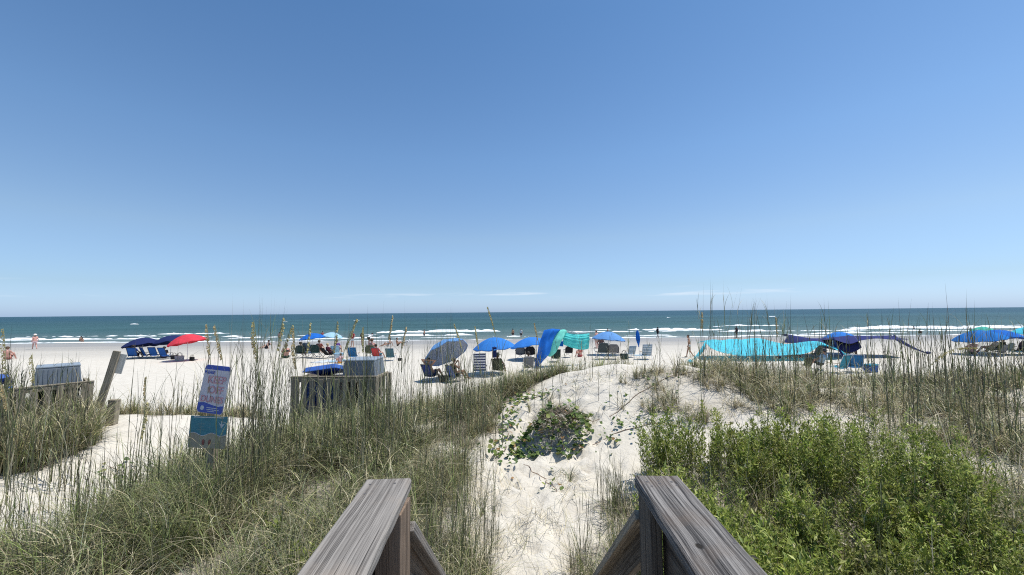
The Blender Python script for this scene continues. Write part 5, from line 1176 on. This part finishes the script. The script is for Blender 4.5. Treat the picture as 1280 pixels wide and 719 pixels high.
canopy('navy canopy with peaked left corner behind the turquoise one',
       [[(19.3, 28.7, .95), (20.6, 28.4, .82), (21.9, 28.0, .55), (23.4, 27.9, .30), (24.2, 27.9, .62)],
        [(19.9, 29.1, 1.52), (21.0, 29.0, 1.25), (22.2, 28.7, 1.05), (23.4, 28.5, .95), (24.3, 28.4, 1.05)],
        [(20.3, 30.6, 1.35), (21.3, 30.6, 1.2), (22.4, 30.4, 1.12), (23.6, 30.3, 1.1), (24.5, 30.2, 1.1)]],
       20, 34, INDIGO, .02, 9, [((19.95, 29.2, 0), (19.9, 29.15, 1.5)), ((22.8, 28.8, 0), (22.8, 28.8, .98))], [((19.3, 28.7, .95), (18.2, 27.6, 0), .15)], base=(21.8, 29.2, gz(21.8, 29.2)))
canopy('flat navy canopy with long guy straps right of the turquoise one',
       [[(21.4, 26.9, 1.32), (22.4, 26.8, .98), (23.4, 27.0, 1.18), (24.6, 27.2, 1.28), (25.6, 27.2, 1.20), (26.7, 27.1, 1.20)],
        [(21.9, 27.9, 1.20), (22.8, 28.0, 1.12), (23.8, 28.1, 1.30), (24.9, 28.2, 1.36), (25.9, 28.2, 1.28), (27.0, 28.0, 1.26)],
        [(22.4, 29.3, 1.28), (23.2, 29.5, 1.2), (24.2, 29.6, 1.28), (25.3, 29.7, 1.32), (26.4, 29.6, 1.30), (27.5, 29.2, 1.36)]],
       20, 40, INDIGO, .018, 8, [((21.45, 26.95, 0), (21.45, 26.95, 1.30)), ((24.0, 27.3, 0), (24.0, 27.3, 1.22)), ((27.4, 29.1, 0), (27.4, 29.1, 1.33))],
       [((21.45, 26.9, 1.28), (21.2, 25.5, 0), .45), ((27.1, 28.6, 1.3), (30.2, 29.3, 0), .34)], base=(24.5, 28.2, gz(24.5, 28.2)))
umbrella('blue umbrella standing behind the flat navy canopy', (24.9, 30.6), 1.62, 1.1, BLUE, BLUE, tilt=R(6), tilt_az=R(90), rise=.36)
person('person in orange standing by the pole of the flat navy canopy', (24.6, 28.9), .2, 'bend', 'tan', 'dark', (('shirt', (.62, .30, .09)), ('shorts', (.05, .03, .03))))
beach_chair('black chair in the shade of the flat navy canopy', (23.7, 28.6), .1, BLACK, m_frame, 1.1); beach_chair('dark grey chair under the right tip of the turquoise canopy', (20.9, 27.9), .2, GREYC, m_frame, 1.0)
person('person reclining in the shade under the turquoise canopy tip', (20.0, 28.0), 1.0, 'ground_lean', 'fair', 'dark', (('shorts', (.25, .05, .08)),), s=.95)
# blue-teal gear half hidden behind the dune grass
beach_chair('teal chair half hidden behind the grass below the navy canopy', (16.9, 21.0), .3, TEALC, m_alu, 1.15); beach_chair('blue chair half hidden behind the grass below the navy canopy strap', (17.9, 21.2), -.4, CHAIRBLUE, m_alu, 1.1)
cooler('blue cooler box half hidden behind the grass right of the blue chair', (18.6, 21.0), .3, MIDBLUE, TEALC)
person('person in dark cap sitting behind the teal chair', (17.0, 22.3), .2, 'chair', 'tan', 'dark', (('shirt', (.30, .42, .52)), ('shorts', (.03, .04, .06))), hat=(.02, .03, .05), seat=.03)
camp_chair('dark camp chair half hidden by grass left of the teal chair', (15.6, 21.6), .2, cloth('dark_olive', (.05, .06, .04), .1), .85)
# --- right edge umbrellas
umbrella('big blue umbrella at the right edge, left of the green and white one', (33.2, 28.6), 1.72, 1.38, cloth('azure', (.02, .20, .58), .3), ROYAL, tilt=R(8), tilt_az=R(170), rise=.34)
umbrella('blue umbrella partly below the green and white one', (35.0, 28.9), 1.75, 1.25, ROYAL, ROYAL, tilt=R(6), tilt_az=R(20), rise=.30)
umbrella('small white and green umbrella top at the right edge', (35.6, 30.4), 1.92, .8, GREENW, WHITE, tilt=R(4), tilt_az=R(90), rise=.42, trim=WHITE)
umbrella('aqua umbrella cut off by the right edge', (39.2, 30.4), 1.9, 1.0, TURQ, TURQ, tilt=R(5), tilt_az=R(180), rise=.34)
person('sunburnt person sitting under the big blue umbrella at right', (33.0, 28.9), -.4, 'ground', 'pink', 'brown', (('shorts', (.03, .03, .04)),), s=1.1)
person('person in pale hat sitting between the right edge umbrellas', (34.0, 28.6), .3, 'chair', 'fair', 'blond', (('shirt', (.60, .52, .38)), ('shorts', (.2, .2, .15))), hat=(.62, .55, .42), seat=.08)
person('person in black top sitting beneath the right edge umbrellas', (34.75, 28.8), .2, 'chair', 'tan', 'dark', (('shirt', (.02, .02, .02)), ('shorts', (.3, .3, .3))), seat=.08)
beach_chair('black sloping lounger chair under the right edge umbrellas', (35.4, 28.4), 1.2, BLACK, m_frame, 1.25, recl=48, back=.85); camp_chair('maroon-grey camp chair at the right edge', (36.3, 28.8), -.2, cloth('maroon_grey', (.14, .10, .11), .1), 1.05)
camp_chair('slate grey camp chair left of the black lounger', (34.5, 28.2), .2, SLATE, .95); beach_chair('grey low chair of the sunburnt person at right', (33.8, 28.0), .1, GREYC, m_frame, .9)
# --- bathers
B_ = 'bathers in the shallow surf'
for lb, x, y, k, sk, rz, wr, z_ in [('bather in dark trunks wading left above the second blue umbrella', .12, 71, 'wade', 'tan', .3, (('shorts', (.02, .02, .03)),), -1.35), ('bather in white shirt wading right above the second blue umbrella', 1.55, 70, 'wade', 'fair', 2.8, (('shirt', (.7, .7, .7)), ('shorts', (.02, .02, .03))), -1.35),
      ('bather standing in foam above the grey umbrella', -16.2, 74, 'wade', 'tan', 1.2, (('shorts', (.03, .03, .08)),), -1.45), ('bather in black at the water edge right of the closed umbrella', 22.6, 62.5, 'walk', 'brown', -1.2, (('shorts', (.02, .02, .03)), ('shirt', (.02, .02, .02))), None),
      ('bather in dark top standing at the water above the turquoise canopy', 32.7, 58.6, 'stand', 'brown', .4, (('shirt', (.03, .02, .03)), ('shorts', (.05, .05, .06))), None), ('bather lying in the surf left of the navy umbrellas', -70.5, 66, 'wade', 'tan', 0, (('shorts', (.02, .02, .02)),), -1.9),
      ('bather wading deep right of the red umbrella far out', -75.0, 70, 'wade', 'tan', 1, (('shorts', (.1, .02, .02)),), -1.9), ('bather wading above the light blue umbrella', 19.0, 80, 'wade', 'tan', .5, (('shorts', (.02, .02, .05)),), -1.85), ('bather diving under foam at the right above the navy canopy', 82.0, 82, 'wade', 'tan', 1, (('shorts', (.02, .02, .02)),), -2.0),
      ('second bather near the foam at the right above the navy canopy', 70.0, 69, 'wade', 'brown', 2, (('shorts', (.02, .02, .02)),), -2.05), ('bather in red top wading behind the pale umbrella', -33.5, 71, 'wade', 'pink', .2, (('shirt', (.45, .12, .10)),), -1.5), ('bather in white hat wading left of the pale umbrella', -40.5, 70, 'wade', 'pink', .2, (('shorts', (.4, .3, .1)),), -1.5)]:
    person(lb, (x, y), rz, k, sk, 'dark', wr, group=B_, z=z_)
